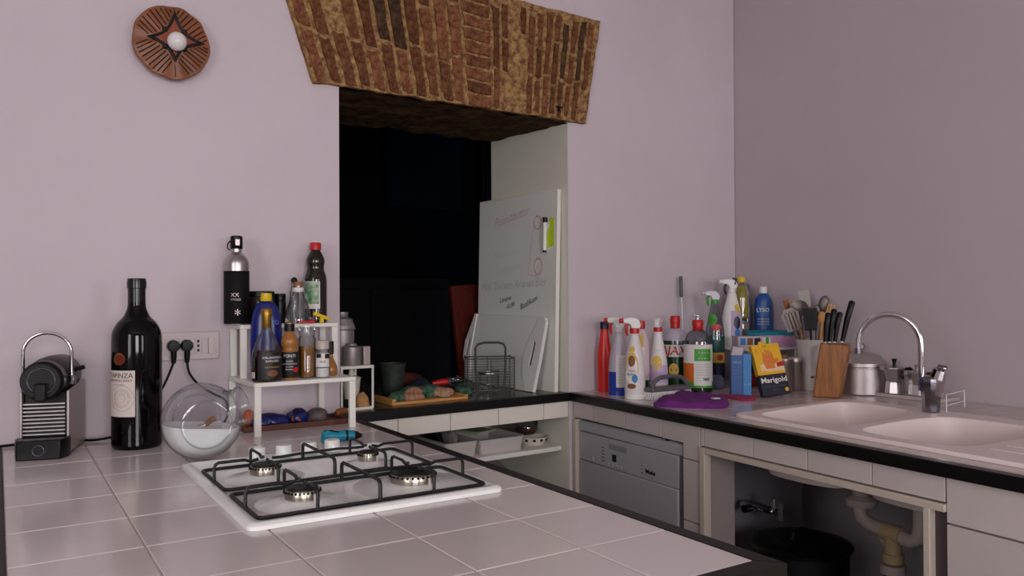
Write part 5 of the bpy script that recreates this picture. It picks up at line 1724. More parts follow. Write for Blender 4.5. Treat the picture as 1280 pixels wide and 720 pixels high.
# 6 dark green floor cleaner
JK = [(0, 0), (0.050, 0.0), (0.057, 0.006), (0.0585, 0.03), (0.0585, 0.03), (0.0585, 0.19), (0.0585, 0.19), (0.056, 0.215), (0.044, 0.243), (0.026, 0.258), (0.018, 0.264), (0.0175, 0.275)]
t, P_ = bottle('floor_cleaner', 'dark green cleaner bottle with red cap and slanted red lettering', 2.482, 2.560, JK, 'frost', sy=0.7, rz=4)
MB().lathe([(r + 0.0006, z) for r, z in P_ if 0.001 < z < 0.21], 36, 1, 0.7).build('liquid', 'deep_green', t)
lb = patch(t, 'label', 'paper_white', P_, 0.140, 0.192, -62, 60, 0.0012, sy=0.7, n=3)
text(lb, 'AJAX', 0.052, on_prof(P_, 0.166, -14, 0.0022, 1, 0.7), 'ink_red', shear=0.2, bold=0.001)
disc_patch(t, 'label_flower', 'red', P_, 0.122, 46, 0.020, 0.022, 0.0014, 1, 0.7)
disc_patch(t, 'label_flower', 'label_yellow', P_, 0.085, -10, 0.022, 0.028, 0.0014, 1, 0.7)
disc_patch(t, 'label_flower', 'lilac', P_, 0.070, 44, 0.014, 0.016, 0.0018, 1, 0.7)
MB().lathe([(0.0185, 0.262), (0.0205, 0.264), (0.0205, 0.288), (0.0225, 0.290), (0.0225, 0.302), (0.0195, 0.316), (0, 0.317)], 24).build('cap', 'red', t)

# 7 green and white label cleaner
t, P_ = bottle('floor_cleaner', 'clear cleaner bottle with red cap and large white, orange and green label', 2.478, 2.422, JK, 'plastic_clear', sy=0.7, rz=-6)
MB().lathe([(max(r - 0.001, 0), max(z, 0.002)) for r, z in P_ if z < 0.19] + [(0, 0.19)], 36, 1, 0.7).build('liquid', 'dark_liquid', t)
lb = patch(t, 'label', 'paper_white', P_, 0.020, 0.200, -88, 86, 0.0014, sy=0.7, n=4)
patch(lb, 'label_print', 'label_orange', P_, 0.045, 0.122, -88, -12, 0.0018, sy=0.7, n=3)
patch(lb, 'label_print', 'bright_green', P_, 0.020, 0.046, -88, 86, 0.0018, sy=0.7, n=2)
patch(lb, 'label_print', 'bright_green', P_, 0.132, 0.182, -10, 62, 0.0018, sy=0.7, n=2)
patch(lb, 'label_print', 'paper_white', P_, 0.030, 0.124, -12, 70, 0.0022, sy=0.7, n=2)
for k in range(7):
    text(lb, 'avvertenze e modo d\'uso', 0.0062, on_prof(P_, 0.118 - 0.011 * k, 26, 0.003, 1, 0.7), 'ink_grey')
for k in range(2):
    text(lb, '* * * *', 0.018, on_prof(P_, 0.162 - 0.022 * k, 26, 0.003, 1, 0.7), 'ink_white')
text(lb, 'NEX', 0.014, on_prof(P_, 0.056, 38, 0.003, 1, 0.7), 'deep_green', bold=0.0006)
patch(lb, 'barcode_patch', 'grey', P_, 0.024, 0.044, -66, -36, 0.0022, sy=0.7, n=1)
MB().lathe([(0.0185, 0.258), (0.0215, 0.262), (0.0215, 0.278), (0.024, 0.280), (0.024, 0.296), (0.020, 0.302), (0, 0.302)], 24).build('cap', 'red', t)
MB().lathe([(0.011, 0.301), (0.011, 0.314), (0.016, 0.316), (0.016, 0.322), (0, 0.323)], 18).build('cap_spout', 'plastic_clear', t)

# scrubbing brush
o = thing('scrubbing_brush', 'grey-handled scrubbing brush on white bristles in front of the bottles', 'brush', (2.238, 2.350, CT), rad(0))
MB().prism([(-0.105, -0.028), (0.105, -0.028), (0.115, 0), (0.105, 0.028), (-0.105, 0.028), (-0.115, 0)], 0.030, 0.046).build('block', 'grey', o, bev=0.004)
pts = [(-0.085, 0, 0.044), (-0.075, 0, 0.066), (-0.045, 0, 0.082), (0.02, 0, 0.086), (0.07, 0, 0.078), (0.098, 0, 0.058), (0.104, 0, 0.042)]
MB().tube(pts, [0.010, 0.009, 0.0085, 0.0085, 0.0085, 0.009, 0.010], 10).build('handle', 'grey', o)
b = MB()
for i in range(22):
    for j in range(5):
        x_, y_ = -0.10 + 0.2 * i / 21, -0.021 + 0.042 * j / 4
        b.tube([(x_, y_, 0.031), (x_ * 1.06 + random.uniform(-.002, .002), y_ * 1.12, 0.0005)], 0.0032, 4)
br_ = b.build('bristles', 'white_plastic', o, smooth=False)
br_['kind'] = 'stuff'


# cloths
def cloth(name, label, cat, poly, z, m, thick, seed, bump=0.006, folds=None):
    """a soft folded cloth with a rounded edge, from a ground outline"""
    pl_ = closed_spline(poly, 6)
    c_ = Vector((sum(p[0] for p in pl_) / len(pl_), sum(p[1] for p in pl_) / len(pl_)))
    vs_, fs_ = [], []
    n_ = len(pl_)
    rings_ = [(1.0, 0.0), (1.01, 0.5), (0.985, 0.9)] + [(s_, 1.0) for s_ in (0.93, 0.85, 0.75, 0.62, 0.48, 0.34, 0.2, 0.08)]
    for k, hgt in rings_:
        for p in pl_:
            q_ = c_ + (Vector(p) - c_) * k
            nz_ = bump * (noise.noise(Vector((q_.x * 16, q_.y * 16, seed))) + 0.5 * noise.noise(Vector((q_.x * 40, q_.y * 40, seed)))) * hgt
            if folds: nz_ += folds(q_.x, q_.y) * hgt
            vs_.append((q_.x - c_.x, q_.y - c_.y, max(0.0, thick * hgt + nz_)))
    for q_ in range(len(rings_) - 1):
        for i in range(n_):
            fs_.append((q_ * n_ + i, q_ * n_ + (i + 1) % n_, (q_ + 1) * n_ + (i + 1) % n_, (q_ + 1) * n_ + i))
    fs_.append(tuple((len(rings_) - 1) * n_ + i for i in range(n_)))
    o_ = MB().add(vs_, fs_).build(name, m, loc=(c_.x, c_.y, z), ang=80)
    return tag(o_, label, cat)


cloth('microfibre_cloth', 'folded purple microfibre cloth lying on the counter edge below the bottles', 'cloth',
      [(2.055, 2.225), (2.03, 2.19), (2.09, 2.10), (2.17, 2.03), (2.23, 2.035), (2.30, 2.10), (2.34, 2.17), (2.38, 2.29), (2.30, 2.325), (2.17, 2.30)], CT, 'purple', 0.020, 4, 0.010,
      lambda x_, y_: 0.008 * math.exp(-((x_ - 2.27) / 0.03) ** 2))
cloth('cleaning_cloth', 'magenta cloth beneath and right of the purple one', 'cloth',
      [(2.415, 2.20), (2.40, 2.12), (2.44, 2.095), (2.50, 2.15), (2.47, 2.22), (2.45, 2.27), (2.43, 2.265)], CT, 'pink_cloth', 0.011, 9, 0.006)
o = MB().prism([(-0.022, -0.008), (0.012, -0.012), (0.026, -0.002), (0.018, 0.010), (-0.016, 0.009)], 0, 0.003).build('paper_scrap', 'paper_white', loc=(2.222, 2.085, CT + 0.026), rz=0.2, smooth=False)
o.rotation_euler = (0.06, 0.04, 0.2)
tag(o, 'small white care tag lying on the purple cloth', 'tag')

# thin stick with grey handle
o = thing('bottle_brush', 'thin upright steel rod with grey handle leaning on the back wall', 'rod', (2.660, 2.690, CT))
MB().tube([(0, 0, 0.0), (0.0, 0.012, 0.40)], 0.0032, 8).build('rod', 'steel', o)
MB().tube([(0, 0.011, 0.395), (0, 0.013, 0.402), (0, 0.0145, 0.485), (0, 0.0147, 0.492)], [0.005, 0.0085, 0.0085, 0.006], 12).build('handle', 'grey', o)
MB().lathe([(0, 0), (0.03, 0), (0.03, 0.006), (0, 0.008)], 16).build('foot', 'grey', o)

# green spray standing tall
t, P_ = bottle('spray_bottle', 'tall clear spray bottle with teal green body left of the corner shelf', 2.700, 2.535,
               [(0, 0), (0.036, 0.0), (0.041, 0.005), (0.042, 0.06), (0.042, 0.22), (0.036, 0.275), (0.024, 0.33), (0.0165, 0.365), (0.0145, 0.375)], 'plastic_clear', sy=0.75)
MB().lathe([(max(r - 0.0012, 0), max(z, 0.002)) for r, z in P_ if z < 0.235] + [(0, 0.235)], 32, 1, 0.75).build('liquid', 'sea_green', t)
disc_patch(t, 'label', 'red', P_, 0.262, 12, 0.024, 0.014, 0.0014, 1, 0.75)
disc_patch(t, 'label', 'bright_green', P_, 0.295, -20, 0.022, 0.026, 0.0012, 1, 0.75)
lb = patch(t, 'label', 'label_yellow', P_, 0.105, 0.150, -20, 70, 0.0010, sy=0.75, n=2)
disc_patch(lb, 'label_print', 'red', P_, 0.128, 30, 0.016, 0.014, 0.0016, 1, 0.75)
patch(t, 'label', 'lid_navy', P_, 0.010, 0.10, -60, 75, 0.0010, sy=0.75, n=2)
trigger_head(t, 0.366, 'frost', 'bright_green', 'bright_green', 'frost', -80, 0.95, 0.014)

# corner shelf
csf = thing('corner_shelf', 'white two-legged shelf in the counter corner holding cleaning bottles', 'shelf', (2.905, 2.475, CT + 0.0008), rad(-3))
MB().prism([(-0.175, -0.11), (0.14, -0.13), (0.155, 0.235), (-0.150, 0.225)], 0.160, 0.172).build('board', 'white', csf, bev=0.002)
for x_, y_ in ((-0.145, -0.09), (-0.135, 0.205), (0.125, -0.11), (0.135, 0.21)):
    MB().cyl((x_, y_, 0), (x_, y_, 0.160), 0.006, 10).build('leg', 'white', csf)
ZC = CT + 0.1733
t, P_ = bottle('spray_bottle', 'large white spray bottle with navy trigger on the corner shelf', 2.838, 2.560,
               [(0, 0), (0.038, 0.0), (0.043, 0.006), (0.045, 0.05), (0.044, 0.12), (0.036, 0.17), (0.024, 0.215), (0.018, 0.24), (0.015, 0.25)], 'white_plastic', z=ZC, sy=0.7)
trigger_head(t, 0.243, 'white_plastic', 'lid_navy', 'white_plastic', 'white_plastic', -70, 1.0, 0.0145)
MB().lathe([(0.0, 0.0), (0.012, 0.0), (0.010, 0.03), (0, 0.034)], 12, mtx=Matrix.Translation((0.012, 0.004, 0.278))).build('head_insert', 'lid_navy', t)
lb = patch(t, 'label', 'lilac', P_, 0.04, 0.160, -6, 66, 0.001, sy=0.7, n=5)
disc_patch(lb, 'label_print', 'lid_navy', P_, 0.105, 30, 0.017, 0.030, 0.0018, 1, 0.7)
disc_patch(lb, 'label_print', 'label_yellow', P_, 0.170, 40, 0.014, 0.020, 0.0018, 1, 0.7)
disc_patch(lb, 'label_print', 'label_blue', P_, 0.060, 30, 0.013, 0.018, 0.0018, 1, 0.7)
t, P_ = bottle('oil_flask', 'clear bottle of yellow oil with yellow cap on the corner shelf', 2.930, 2.585,
               [(0, 0.002), (0.034, 0.0), (0.038, 0.006), (0.0385, 0.09), (0.037, 0.10), (0.0395, 0.115), (0.0395, 0.19), (0.036, 0.235), (0.024, 0.272), (0.0155, 0.29), (0.0155, 0.297)], 'plastic_clear', z=ZC)
MB().lathe([(0, 0.11)] + [(max(r - 0.001, 0), z) for r, z in P_ if 0.115 < z < 0.28] + [(0, 0.28)], 30).build('oil', 'yellow_oil', t)
MB().lathe([(0, 0.003), (0.036, 0.003), (0.036, 0.108), (0, 0.108)], 28).build('lower_oil', mat('pale_oil', '#a9a28a', 0.2), t)
MB().lathe([(0.0165, 0.290), (0.0185, 0.291), (0.0185, 0.312), (0.017, 0.315), (0, 0.315)], 22).build('cap', 'yellow', t)
t, P_ = bottle('blue_cleaner', 'blue cleaner bottle with white cap and oval label on the corner shelf', 3.022, 2.535,
               [(0, 0), (0.036, 0.0), (0.040, 0.006), (0.041, 0.12), (0.040, 0.18), (0.034, 0.215), (0.020, 0.235), (0.0165, 0.242)], 'blue_bottle', z=ZC, sy=0.7)
MB().lathe([(0.0175, 0.238), (0.019, 0.239), (0.019, 0.268), (0.015, 0.271), (0, 0.271)], 20).build('cap', 'white_plastic', t)
lb = disc_patch(t, 'label', 'label_blue', P_, 0.160, -4, 0.036, 0.022, 0.001, 1, 0.7)
text(lb, 'LYSO', 0.026, on_prof(P_, 0.160, -4, 0.0018, 1, 0.7), 'ink_white', bold=0.0005)
for k in range(3): text(t, 'DISINFETTANTE', 0.008, on_prof(P_, 0.118 - 0.012 * k, 0, 0.0014, 1, 0.7), 'ink_white')
t, P_ = bottle('spray_bottle', 'clear empty-looking spray bottle in the corner behind the blue cleaner', 3.040, 2.655,
               [(0, 0), (0.030, 0.0), (0.034, 0.005), (0.034, 0.15), (0.026, 0.20), (0.014, 0.235), (0.013, 0.24)], 'plastic_clear', z=ZC, sy=0.8)
trigger_head(t, 0.232, 'plastic_clear', 'plastic_clear', 'white_plastic', 'plastic_clear', -60, 0.9, 0.013)
t, P_ = bottle('green_bottle', 'green bottle standing behind the yellow oil on the corner shelf', 2.965, 2.660,
               [(0, 0), (0.028, 0.0), (0.032, 0.005), (0.032, 0.20), (0.02, 0.25), (0.013, 0.27), (0.013, 0.275)], 'sea_green', z=ZC)
MB().lathe([(0, 0.272), (0.015, 0.272), (0.015, 0.292), (0, 0.293)], 16).build('cap', 'deep_green', t)
# boxes and cloth on the shelf's front
o = thing('soap_carton', 'pale printed carton lying on the front left of the corner shelf', 'carton', (2.788, 2.432, ZC), rad(-22))
MB().box(-0.055, 0.055, -0.03, 0.03, 0, 0.050).build('box', mat('pale_carton', '#b9b0b4', 0.5), o, bev=0.001)
for x0, x1, m_ in ((-0.045, -0.02, 'label_blue'), (-0.012, 0.014, 'label_brown'), (0.022, 0.05, 'lid_navy')):
    MB().box(x0, x1, -0.0306, -0.0300, 0.012, 0.042).build('print', m_, o, smooth=False)
o = thing('sponge_box', 'lilac-pink carton under the teal cloth on the corner shelf', 'carton', (2.935, 2.405, ZC), rad(-24))
MB().box(-0.085, 0.085, -0.040, 0.040, 0, 0.052).build('box', 'lilac_box', o, bev=0.001)
MB().box(-0.075, -0.035, -0.0406, -0.0400, 0.008, 0.044).build('print', 'paper_white', o, smooth=False)
MB().box(-0.058, -0.044, -0.0410, -0.0405, 0.008, 0.044).build('print', 'bright_green', o, smooth=False)
cloth('sponge_cloth', 'teal sponge cloth laid over the lilac carton', 'cloth',
      [(2.835, 2.475), (2.825, 2.435), (2.90, 2.375), (3.00, 2.325), (3.04, 2.345), (3.035, 2.41), (2.96, 2.455), (2.89, 2.49)], ZC + 0.0525, 'teal_cloth', 0.016, 13, 0.007)
# under the shelf
lump('green_sponge', 'green scouring sponge on top of the red one under the corner shelf', 'sponge', (2.812, 2.460, CT + 0.066), 0.060, 0.045, 0.050, 'deep_green', 51, 0.004, 30)
lump('red_cloth', 'red cloth lying under the corner shelf below the green sponge', 'cloth', (2.815, 2.455, CT), 0.075, 0.050, 0.050, mat('deep_red_cloth', '#8a1712', 0.9), 52, 0.006, 24)
lump('blue_cloth', 'pale blue cloth edge beside the red-capped cleaner bottle', 'cloth', (2.625, 2.470, CT), 0.05, 0.04, 0.045, mat('dusty_blue_cloth', '#6f7690', 0.9, var=0.2), 53, 0.008, 26)

# blue carton and glove box
o = thing('blue_carton', 'tall blue carton with pale top leaning behind the glove box', 'carton', (2.508, 2.222, CT), rad(-42))
MB().box(-0.038, 0.008, -0.03, 0.03, 0, 0.166).build('box', 'box_blue', o, bev=0.001)
MB().box(0.0085, 0.040, -0.028, 0.028, 0, 0.172).build('box', 'box_sky', o, bev=0.001)
MB().prism([(-0.036, 0.166), (0.006, 0.166), (0.010, 0.196), (-0.030, 0.200)], -0.028, 0.028, 'y').build('flap', mat('pale_flap', '#b5a8ae', 0.5), o, smooth=False)
text(o, 'SALE', 0.016, lambda x_, y_: (-0.015 + x_, -0.0306, 0.138 + y_), mat('pale_print', '#7f9ac4', 0.5))
for k in range(4): text(o, 'lavastoviglie', 0.006, lambda x_, y_, k=k: (-0.015 + x_, -0.0306, 0.12 - 0.014 * k + y_), mat('pale_print2', '#5f7fb4', 0.5))
text(o, '2 x 12', 0.011, lambda x_, y_: (0.024 + x_, -0.0286, 0.05 + y_), mat('pale_print3', '#9fc0e0', 0.5))

gb = thing('glove_box', 'yellow and navy rubber-glove carton leaning against the blue carton', 'carton', (2.600, 2.122, CT), rad(-22))
mt = Matrix.Translation((0.0, 0, 0.007)) @ Matrix.Rotation(rad(-19), 4, 'X') @ Matrix.Rotation(rad(-5), 4, 'Y')
W_, D_, H_ = 0.120, 0.026, 0.208
hw = W_ / 2


ZK = H_ / 0.235


def gmap(x_, z_, off=0.0004): return mt @ Vector((x_, -D_ / 2 - off, z_ * ZK))


b = MB().box(-hw, hw, -D_ / 2, D_ / 2, 0, H_ * 0.40).xf(mt); b.build('lower_box', 'box_navy', gb, bev=0.001)
b = MB().box(-hw, hw, -D_ / 2, D_ / 2, H_ * 0.40 + 0.0003, H_).xf(mt); b.build('upper_box', 'box_yellow', gb, bev=0.001)
MB().prism([(-0.03, H_), (0.005, H_), (0.0, H_ + 0.012), (-0.024, H_ + 0.012)], -D_ / 2, -D_ / 2 + 0.002, 'y').xf(mt).build('hang_tab', 'box_yellow', gb, smooth=False)
MB().prism([(-0.042, 0.112), (0.06, 0.105), (0.06, 0.135), (-0.02, 0.148), (-0.042, 0.14)], -D_ / 2 - 0.0006, -D_ / 2 - 0.0001, 'y').xf(mt @ Matrix.Diagonal((1, 1, ZK, 1))).build('glove_print', mat('glove_pale', '#e9c9a0', 0.5), gb, smooth=False)
b = MB()
b.prism([(-0.020, 0.120), (0.020, 0.120), (0.024, 0.165), (0.020, 0.178), (-0.022, 0.178), (-0.026, 0.165)], -D_ / 2 - 0.0012, -D_ / 2 - 0.0007, 'y')
for k, L in enumerate((0.020, 0.030, 0.028, 0.018)):
    x_ = -0.021 + 0.0115 * k
    b.prism([(x_, 0.176), (x_ + 0.009, 0.176), (x_ + 0.008, 0.176 + L), (x_ + 0.0045, 0.180 + L), (x_ + 0.001, 0.176 + L)], -D_ / 2 - 0.0012, -D_ / 2 - 0.0007, 'y')
b.prism([(0.020, 0.14), (0.044, 0.155), (0.042, 0.166), (0.022, 0.160)], -D_ / 2 - 0.0012, -D_ / 2 - 0.0007, 'y')
b.xf(mt @ Matrix.Diagonal((1, 1, ZK, 1))).build('glove_print', 'skin_orange', gb, smooth=False)
text(gb, 'Marigold', 0.033, lambda x_, y_: gmap(x_ + 0.002, 0.068 + y_), 'ink_white', wide=0.98, bold=0.0006)
text(gb, 'EXTRA LIFE KITCHEN', 0.0095, lambda x_, y_: gmap(x_, 0.040 + y_), 'grey')
text(gb, 'guanti', 0.0095, lambda x_, y_: gmap(x_, 0.025 + y_), 'grey')
MB().prism([(0.030, 0.125), (0.060, 0.128), (0.060, 0.148), (0.030, 0.144)], -D_ / 2 - 0.0016, -D_ / 2 - 0.0012, 'y').xf(mt @ Matrix.Diagonal((1, 1, ZK, 1))).build('red_flash', 'ink_red', gb, smooth=False)
text(gb, '1', 0.026, lambda x_, y_: gmap(x_ - 0.045, 0.205 + y_), 'ink_red')
text(gb, 'S-M', 0.012, lambda x_, y_: gmap(x_ - 0.005, 0.224 + y_), 'ink')
MB().prism([(0.047 + 0.008 * cos(2 * PI * k / 14), 0.018 + 0.008 * sin(2 * PI * k / 14)) for k in range(14)], -D_ / 2 - 0.0008, -D_ / 2 - 0.0002, 'y').xf(mt).build('size_dot', 'box_yellow', gb, smooth=False)
text(gb, 'Marigold', 0.020, lambda x_, y_: mt @ Vector((-hw - 0.0006, y_ * 1.0, 0.048 + x_)), 'grey')

# aluminium canisters
o = thing('spice_canister', 'aluminium canister with cork knob right of the glove box', 'canister', (2.775, 2.222, CT))
MB().lathe([(0, 0), (0.032, 0), (0.034, 0.003), (0.034, 0.118), (0.0355, 0.120), (0.0355, 0.138), (0.032, 0.142), (0, 0.143)], 28).build('body', 'alu', o)
MB().lathe([(0.014, 0.1425), (0.016, 0.145), (0.016, 0.154), (0, 0.155)], 18).build('knob', 'cork', o)
o = thing('spice_canister', 'plain aluminium canister between the cork-knobbed one and the white jug', 'canister', (2.850, 2.222, CT))
MB().lathe([(0, 0), (0.029, 0), (0.031, 0.003), (0.031, 0.115), (0.0325, 0.117), (0.0325, 0.136), (0.029, 0.141), (0, 0.142)], 28).build('body', 'alu', o)

# jug with utensils
JX, JY = 2.950, 2.225
jg = thing('ceramic_jug', 'white ceramic jug holding kitchen utensils beside the knife block', 'jug', (JX, JY, CT), face(JX, JY))
JP = smooth_prof([(0, 0.002), (0.040, 0.0), (0.045, 0.004), (0.050, 0.04), (0.052, 0.12), (0.055, 0.18), (0.062, 0.212), (0.062, 0.212), (0.058, 0.210), (0.050, 0.18), (0.047, 0.10), (0.044, 0.02), (0, 0.015)], 4)
MB().lathe(JP, 36).build('body', 'ceramic', jg)
MB().tube([(0.030, -0.048, 0.185), (0.036, -0.075, 0.182), (0.038, -0.085, 0.15), (0.036, -0.078, 0.105), (0.030, -0.045, 0.085)], [0.009, 0.010, 0.010, 0.009, 0.008], 10).build('handle', 'ceramic', jg)
disc_patch(jg, 'crest', mat('brown_mark', '#7a5648', 0.5), JP, 0.055, 10, 0.009, 0.006, 0.001)
jr = face(JX, JY)


def utensil(name, label, dx, dy, lean, turn, build):
    t = thing(name, label, 'utensil', (JX + 0.5 * (dx * cos(jr) - dy * sin(jr)), JY + 0.5 * (dx * sin(jr) + dy * cos(jr)), CT + 0.062), jr)
    m_ = Matrix.Rotation(rad(lean), 4, 'Y') @ Matrix.Rotation(rad(turn), 4, 'Z')
    build(t, m_)
    return t


def flat(poly, y0, y1): return MB().prism(poly, y0, y1, 'y')


def ut_slotted(t, m_):
    MB().tube([(0, 0, 0), (0, 0, 0.21)], 0.004, 8).xf(m_).build('handle', 'utensil_steel', t)
    b_ = MB()
    b_.prism([(-0.030, 0.0), (-0.022, 0.0), (-0.027, 0.085), (-0.038, 0.075)], -0.001, 0.001, 'y')
    for k in range(3):
        x_ = -0.016 + 0.014 * k
        b_.prism([(x_, 0.006), (x_ + 0.008, 0.006), (x_ + 0.009, 0.084), (x_ - 0.001, 0.084)], -0.001, 0.001, 'y')
    b_.prism([(0.024, 0.0), (0.032, 0.006), (0.038, 0.075), (0.027, 0.085)], -0.001, 0.001, 'y')
    b_.prism([(-0.030, 0.0), (0.024, 0.0), (0.032, 0.006), (-0.022, 0.007)], -0.001, 0.001, 'y')
    b_.prism([(-0.030, 0.078), (0.030, 0.078), (0.020, 0.098), (-0.020, 0.098)], -0.001, 0.001, 'y')
    b_.xf(m_ @ Matrix.Translation((0, 0, 0.20)) @ Matrix.Rotation(rad(6), 4, 'X')).build('blade', 'utensil_steel', t, smooth=False)


def ut_ladle(t, m_):
    MB().tube([(0, 0, 0), (0, 0, 0.26)], 0.004, 8).xf(m_).build('handle', 'utensil_steel', t)
    b_ = MB().lathe([(0.0, -0.020), (0.022, -0.016), (0.036, -0.004), (0.040, 0.006), (0.037, 0.004), (0.02, -0.010), (0, -0.014)], 24, mtx=m_ @ Matrix.Translation((0, -0.008, 0.285)) @ Matrix.Rotation(rad(62), 4, 'X'))
    b_.build('bowl', 'utensil_steel', t)


def ut_wood_flat(wid, L, m2='wood'):
    def f(t, m_):
        MB().prism([(-0.006, 0), (0.006, 0), (wid / 2, L), (-wid / 2, L)], -0.003, 0.003, 'y').xf(m_).build('shaft', m2, t, bev=0.001)
    return f


def ut_spoon(L, m2='wood', r=0.022):
    def f(t, m_):
        MB().tube([(0, 0, 0), (0, 0, L - r)], [0.0045, 0.0055], 8).xf(m_).build('handle', m2, t)
        MB().ball((0, 0, 0), r, 18, 10, 0.85, 0.35, 1.35).xf(m_ @ Matrix.Translation((0, 0, L))).build('bowl', m2, t)
    return f


def ut_spatula_black(t, m_):
    MB().tube([(0, 0, 0), (0, 0, 0.20)], 0.0045, 8).xf(m_).build('handle', 'black', t)
    flat([(-0.024, 0.19), (0.024, 0.19), (0.030, 0.285), (-0.030, 0.285)], -0.002, 0.002).xf(m_).build('blade', 'black', t, bev=0.001)


def ut_turner(t, m_):
    MB().tube([(0, 0, 0), (0, 0, 0.30)], 0.004, 8).xf(m_).build('handle', 'utensil_steel', t)
    flat([(-0.022, 0.29), (0.022, 0.29), (0.024, 0.365), (-0.024, 0.365)], -0.001, 0.001).xf(m_).build('blade', 'utensil_steel', t, smooth=False)


utensil('slotted_spatula', 'steel slotted spatula leaning furthest left out of the jug', 0.010, -0.060, -19, 12, ut_slotted)
utensil('strainer_spoon', 'round dark steel ladle behind the slotted spatula', 0.000, 0.010, -9, 0, ut_ladle)
utensil('wooden_spatula', 'flat brown wooden stick at the top left of the jug', -0.005, 0.045, -17, 30, ut_wood_flat(0.026, 0.335, 'handle_wood'))
utensil('wooden_spatula', 'paler flat wooden stick beside the brown one in the jug', 0.030, 0.075, -15, 15, ut_wood_flat(0.020, 0.33, 'wood_tan'))
utensil('steel_turner', 'square-ended steel turner rising highest from the jug', 0.050, 0.082, -8, 10, ut_turner)
utensil('black_spatula', 'black flat spatula in the middle of the jug', 0.020, -0.075, -2, -10, ut_spatula_black)
utensil('wooden_spoon', 'brown wooden spoon with round bowl at the front of the jug', 0.062, -0.055, 4, 0, ut_spoon(0.245, 'wood_tan', 0.020))
utensil('steel_spoon', 'large round steel spoon at the right of the jug', 0.030, 0.035, 8, 0, ut_spoon(0.305, 'utensil_steel', 0.027))
utensil('small_steel_spoon', 'small steel spoon head right behind the black spatula', 0.045, 0.005, 1, 0, ut_spoon(0.275, 'utensil_steel', 0.018))
utensil('wooden_fork', 'pale wooden salad fork leaning right above the jug', 0.015, 0.005, 15, 0, lambda t, m_: (
    MB().tube([(0, 0, 0), (0, 0, 0.235)], 0.005, 8).xf(m_).build('handle', 'wood_tan', t),
    MB().prism([(-0.013, 0.225), (0.013, 0.225), (0.016, 0.255), (-0.016, 0.255)], -0.003, 0.003, 'y').prism([(-0.016, 0.255), (-0.008, 0.255), (-0.008, 0.315), (-0.014, 0.315)], -0.003, 0.003, 'y').prism([(-0.004, 0.255), (0.004, 0.255), (0.003, 0.318), (-0.003, 0.318)], -0.003, 0.003, 'y').prism([(0.008, 0.255), (0.016, 0.255), (0.014, 0.315), (0.008, 0.315)], -0.003, 0.003, 'y').xf(m_).build('tines', 'wood_tan', t, smooth=False)))

# knife block
KX, KY = 2.785, 2.014
kb = thing('knife_block', 'orange-brown wooden knife block left of the aluminium pot', 'knife block', (KX, KY, CT), rad(-62))
MB().prism([(-0.055, 0.0), (0.044, 0.0), (0.078, 0.188), (0.074, 0.210), (-0.026, 0.214)], -0.045, 0.045, 'y').build('block', 'block_wood', kb, bev=0.004)


def knife(label, px_, py_, lean, L, r_=0.011, lx_=0):
    t = thing('kitchen_knife', label, 'knife', kb.matrix_basis @ Vector((0, 0, 0)), 0)
    q_ = Matrix.Translation((KX, KY, CT)) @ Matrix.Rotation(rad(-62), 4, 'Z') @ Vector((px_, py_, 0.2145))
    t.location = q_
    t.rotation_euler = (0, 0, rad(-62))
    m_ = Matrix.Rotation(rad(lean), 4, 'Y') @ Matrix.Rotation(rad(lx_), 4, 'X')
    b_ = MB().tube([(0, 0, 0.004), (0, 0, 0.03), (0.0, 0, L * 0.6), (0.004, 0, L), (0.005, 0, L + 0.006)], [r_ * 0.75, r_ * 0.8, r_, r_ * 1.05, r_ * 0.5], 10)
    b_.v = [(p[0], p[1] * 0.62, p[2]) for p in b_.v]
    b_.xf(m_).build('handle', 'black', t)
    MB().box(-0.005, 0.005, -0.001, 0.001, 0.0006, 0.006).xf(m_).build('blade', 'steel', t, smooth=False)
    return t


knife('black-handled knife standing furthest left in the knife block', -0.008, -0.032, 4, 0.115)
knife('black-handled knife second from the left in the knife block', 0.006, -0.014, 6, 0.130)
knife('short black knife handle in the middle of the knife block', 0.022, 0.004, 8, 0.118)
knife('black-handled knife leaning furthest right, apart from the others in the block', 0.046, 0.032, 12, 0.165, 0.012)
knife('black knife handle low at the front edge of the knife block', -0.004, 0.012, 2, 0.10)

# lidded pot, moka pots
o = thing('aluminium_pot', 'round aluminium lidded pot between knife block and tap', 'pot', (2.983, 2.006, CT))
MB().lathe([(0, 0), (0.088, 0), (0.093, 0.005), (0.094, 0.105), (0.0965, 0.107), (0.0965, 0.111), (0.092, 0.112)], 40).build('body', 'alu', o)
MB().lathe([(0.0925, 0.1122), (0.096, 0.114), (0.096, 0.128), (0.090, 0.134), (0.072, 0.155), (0.045, 0.167), (0.014, 0.171), (0, 0.171)], 40).build('lid', 'alu', o)
MB().lathe([(0.009, 0.173), (0.009, 0.183), (0.016, 0.187), (0.017, 0.198), (0.012, 0.204), (0, 0.205)], 20).build('lid_knob', 'steel', o)


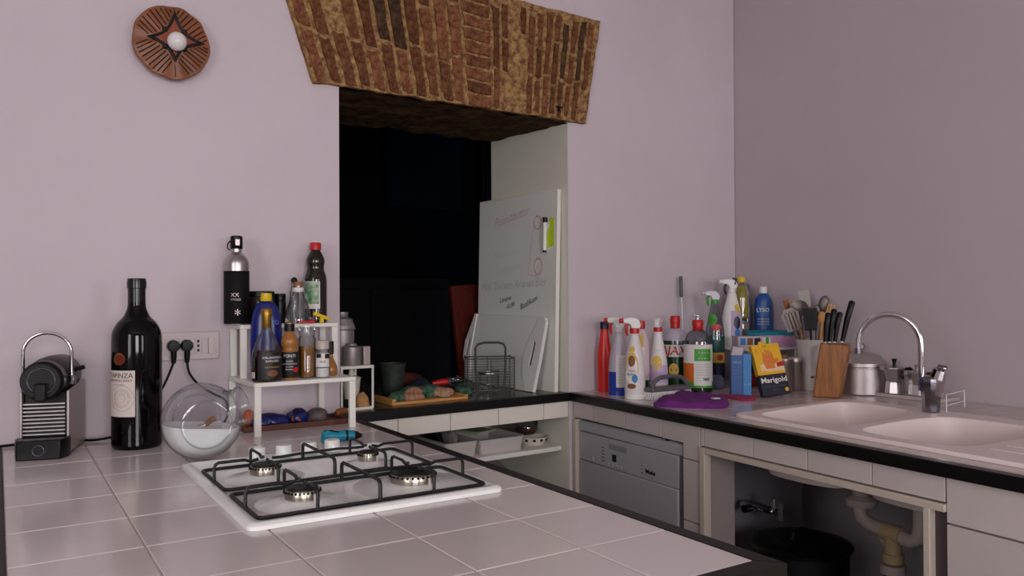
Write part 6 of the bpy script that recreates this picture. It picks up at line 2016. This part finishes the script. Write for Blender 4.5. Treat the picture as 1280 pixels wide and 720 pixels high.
def moka(label, x, y, s, rz, knob='black'):
    t = thing('moka_pot', label, 'coffee pot', (x, y, CT + 0.0143), rz)
    MB().lathe([(0, 0), (0.034 * s, 0), (0.036 * s, 0.003), (0.031 * s, 0.045 * s), (0.028 * s, 0.050 * s)], 8).build('boiler', 'steel', t, ang=20)
    MB().lathe([(0.028 * s, 0.050 * s), (0.030 * s, 0.053 * s), (0.040 * s, 0.098 * s), (0.039 * s, 0.100 * s)], 8).build('upper_jug', 'steel', t, ang=20)
    MB().lathe([(0.041 * s, 0.099 * s), (0.041 * s, 0.102 * s), (0.012 * s, 0.112 * s), (0, 0.113 * s)], 8).build('lid', 'steel', t, ang=20)
    MB().lathe([(0.006 * s, 0.112 * s), (0.006 * s, 0.118 * s), (0.010 * s, 0.136 * s), (0, 0.138 * s)], 12).build('lid_knob', knob, t)
    MB().prism([(-0.010 * s, 0.092 * s), (0.010 * s, 0.092 * s), (0, 0.108 * s)], 0.034 * s, 0.052 * s, 'y').build('spout', 'steel', t, smooth=False)
    MB().tube([(0, -0.036 * s, 0.096 * s), (0, -0.060 * s, 0.098 * s), (0, -0.070 * s, 0.088 * s), (0, -0.066 * s, 0.045 * s)], [0.006 * s, 0.0065 * s, 0.0065 * s, 0.005 * s], 8).build('handle', 'black', t)
    return t


o = moka('octagonal steel moka pot with black knob, left of the two behind the tap', 2.985, 1.862, 1.0, rad(48))
o2 = moka('smaller moka pot half hidden behind the tap', 2.995, 1.775, 0.88, rad(40), 'steel')
o3 = MB().box(-0.065, 0.065, -0.14, 0.14, 0, 0.014).build('low_ledge', 'tile_right', loc=(3.012, 1.795, CT), bev=0.003)
tag(o3, 'low pinkish slab along the right wall under the moka pots', 'slab')
fmk = face(2.985, 1.862)
R_ = Matrix.Rotation(fmk, 4, 'Z') @ Matrix.Translation((0.0, -0.0375, 0.080)) @ Matrix.Rotation(rad(-11), 4, 'X')
MB().prism([(-0.003, -0.022), (0.003, -0.022), (0.007, -0.012), (0.003, -0.005), (-0.003, -0.005), (-0.007, -0.012)], -0.0012, 0, 'y').prism([(-0.001, -0.003), (0.001, -0.003), (0.0035, 0.006), (0.001, 0.012), (-0.002, 0.008)], -0.0012, 0, 'y').xf(R_).build('stamped_figure', 'ink', o, smooth=False)
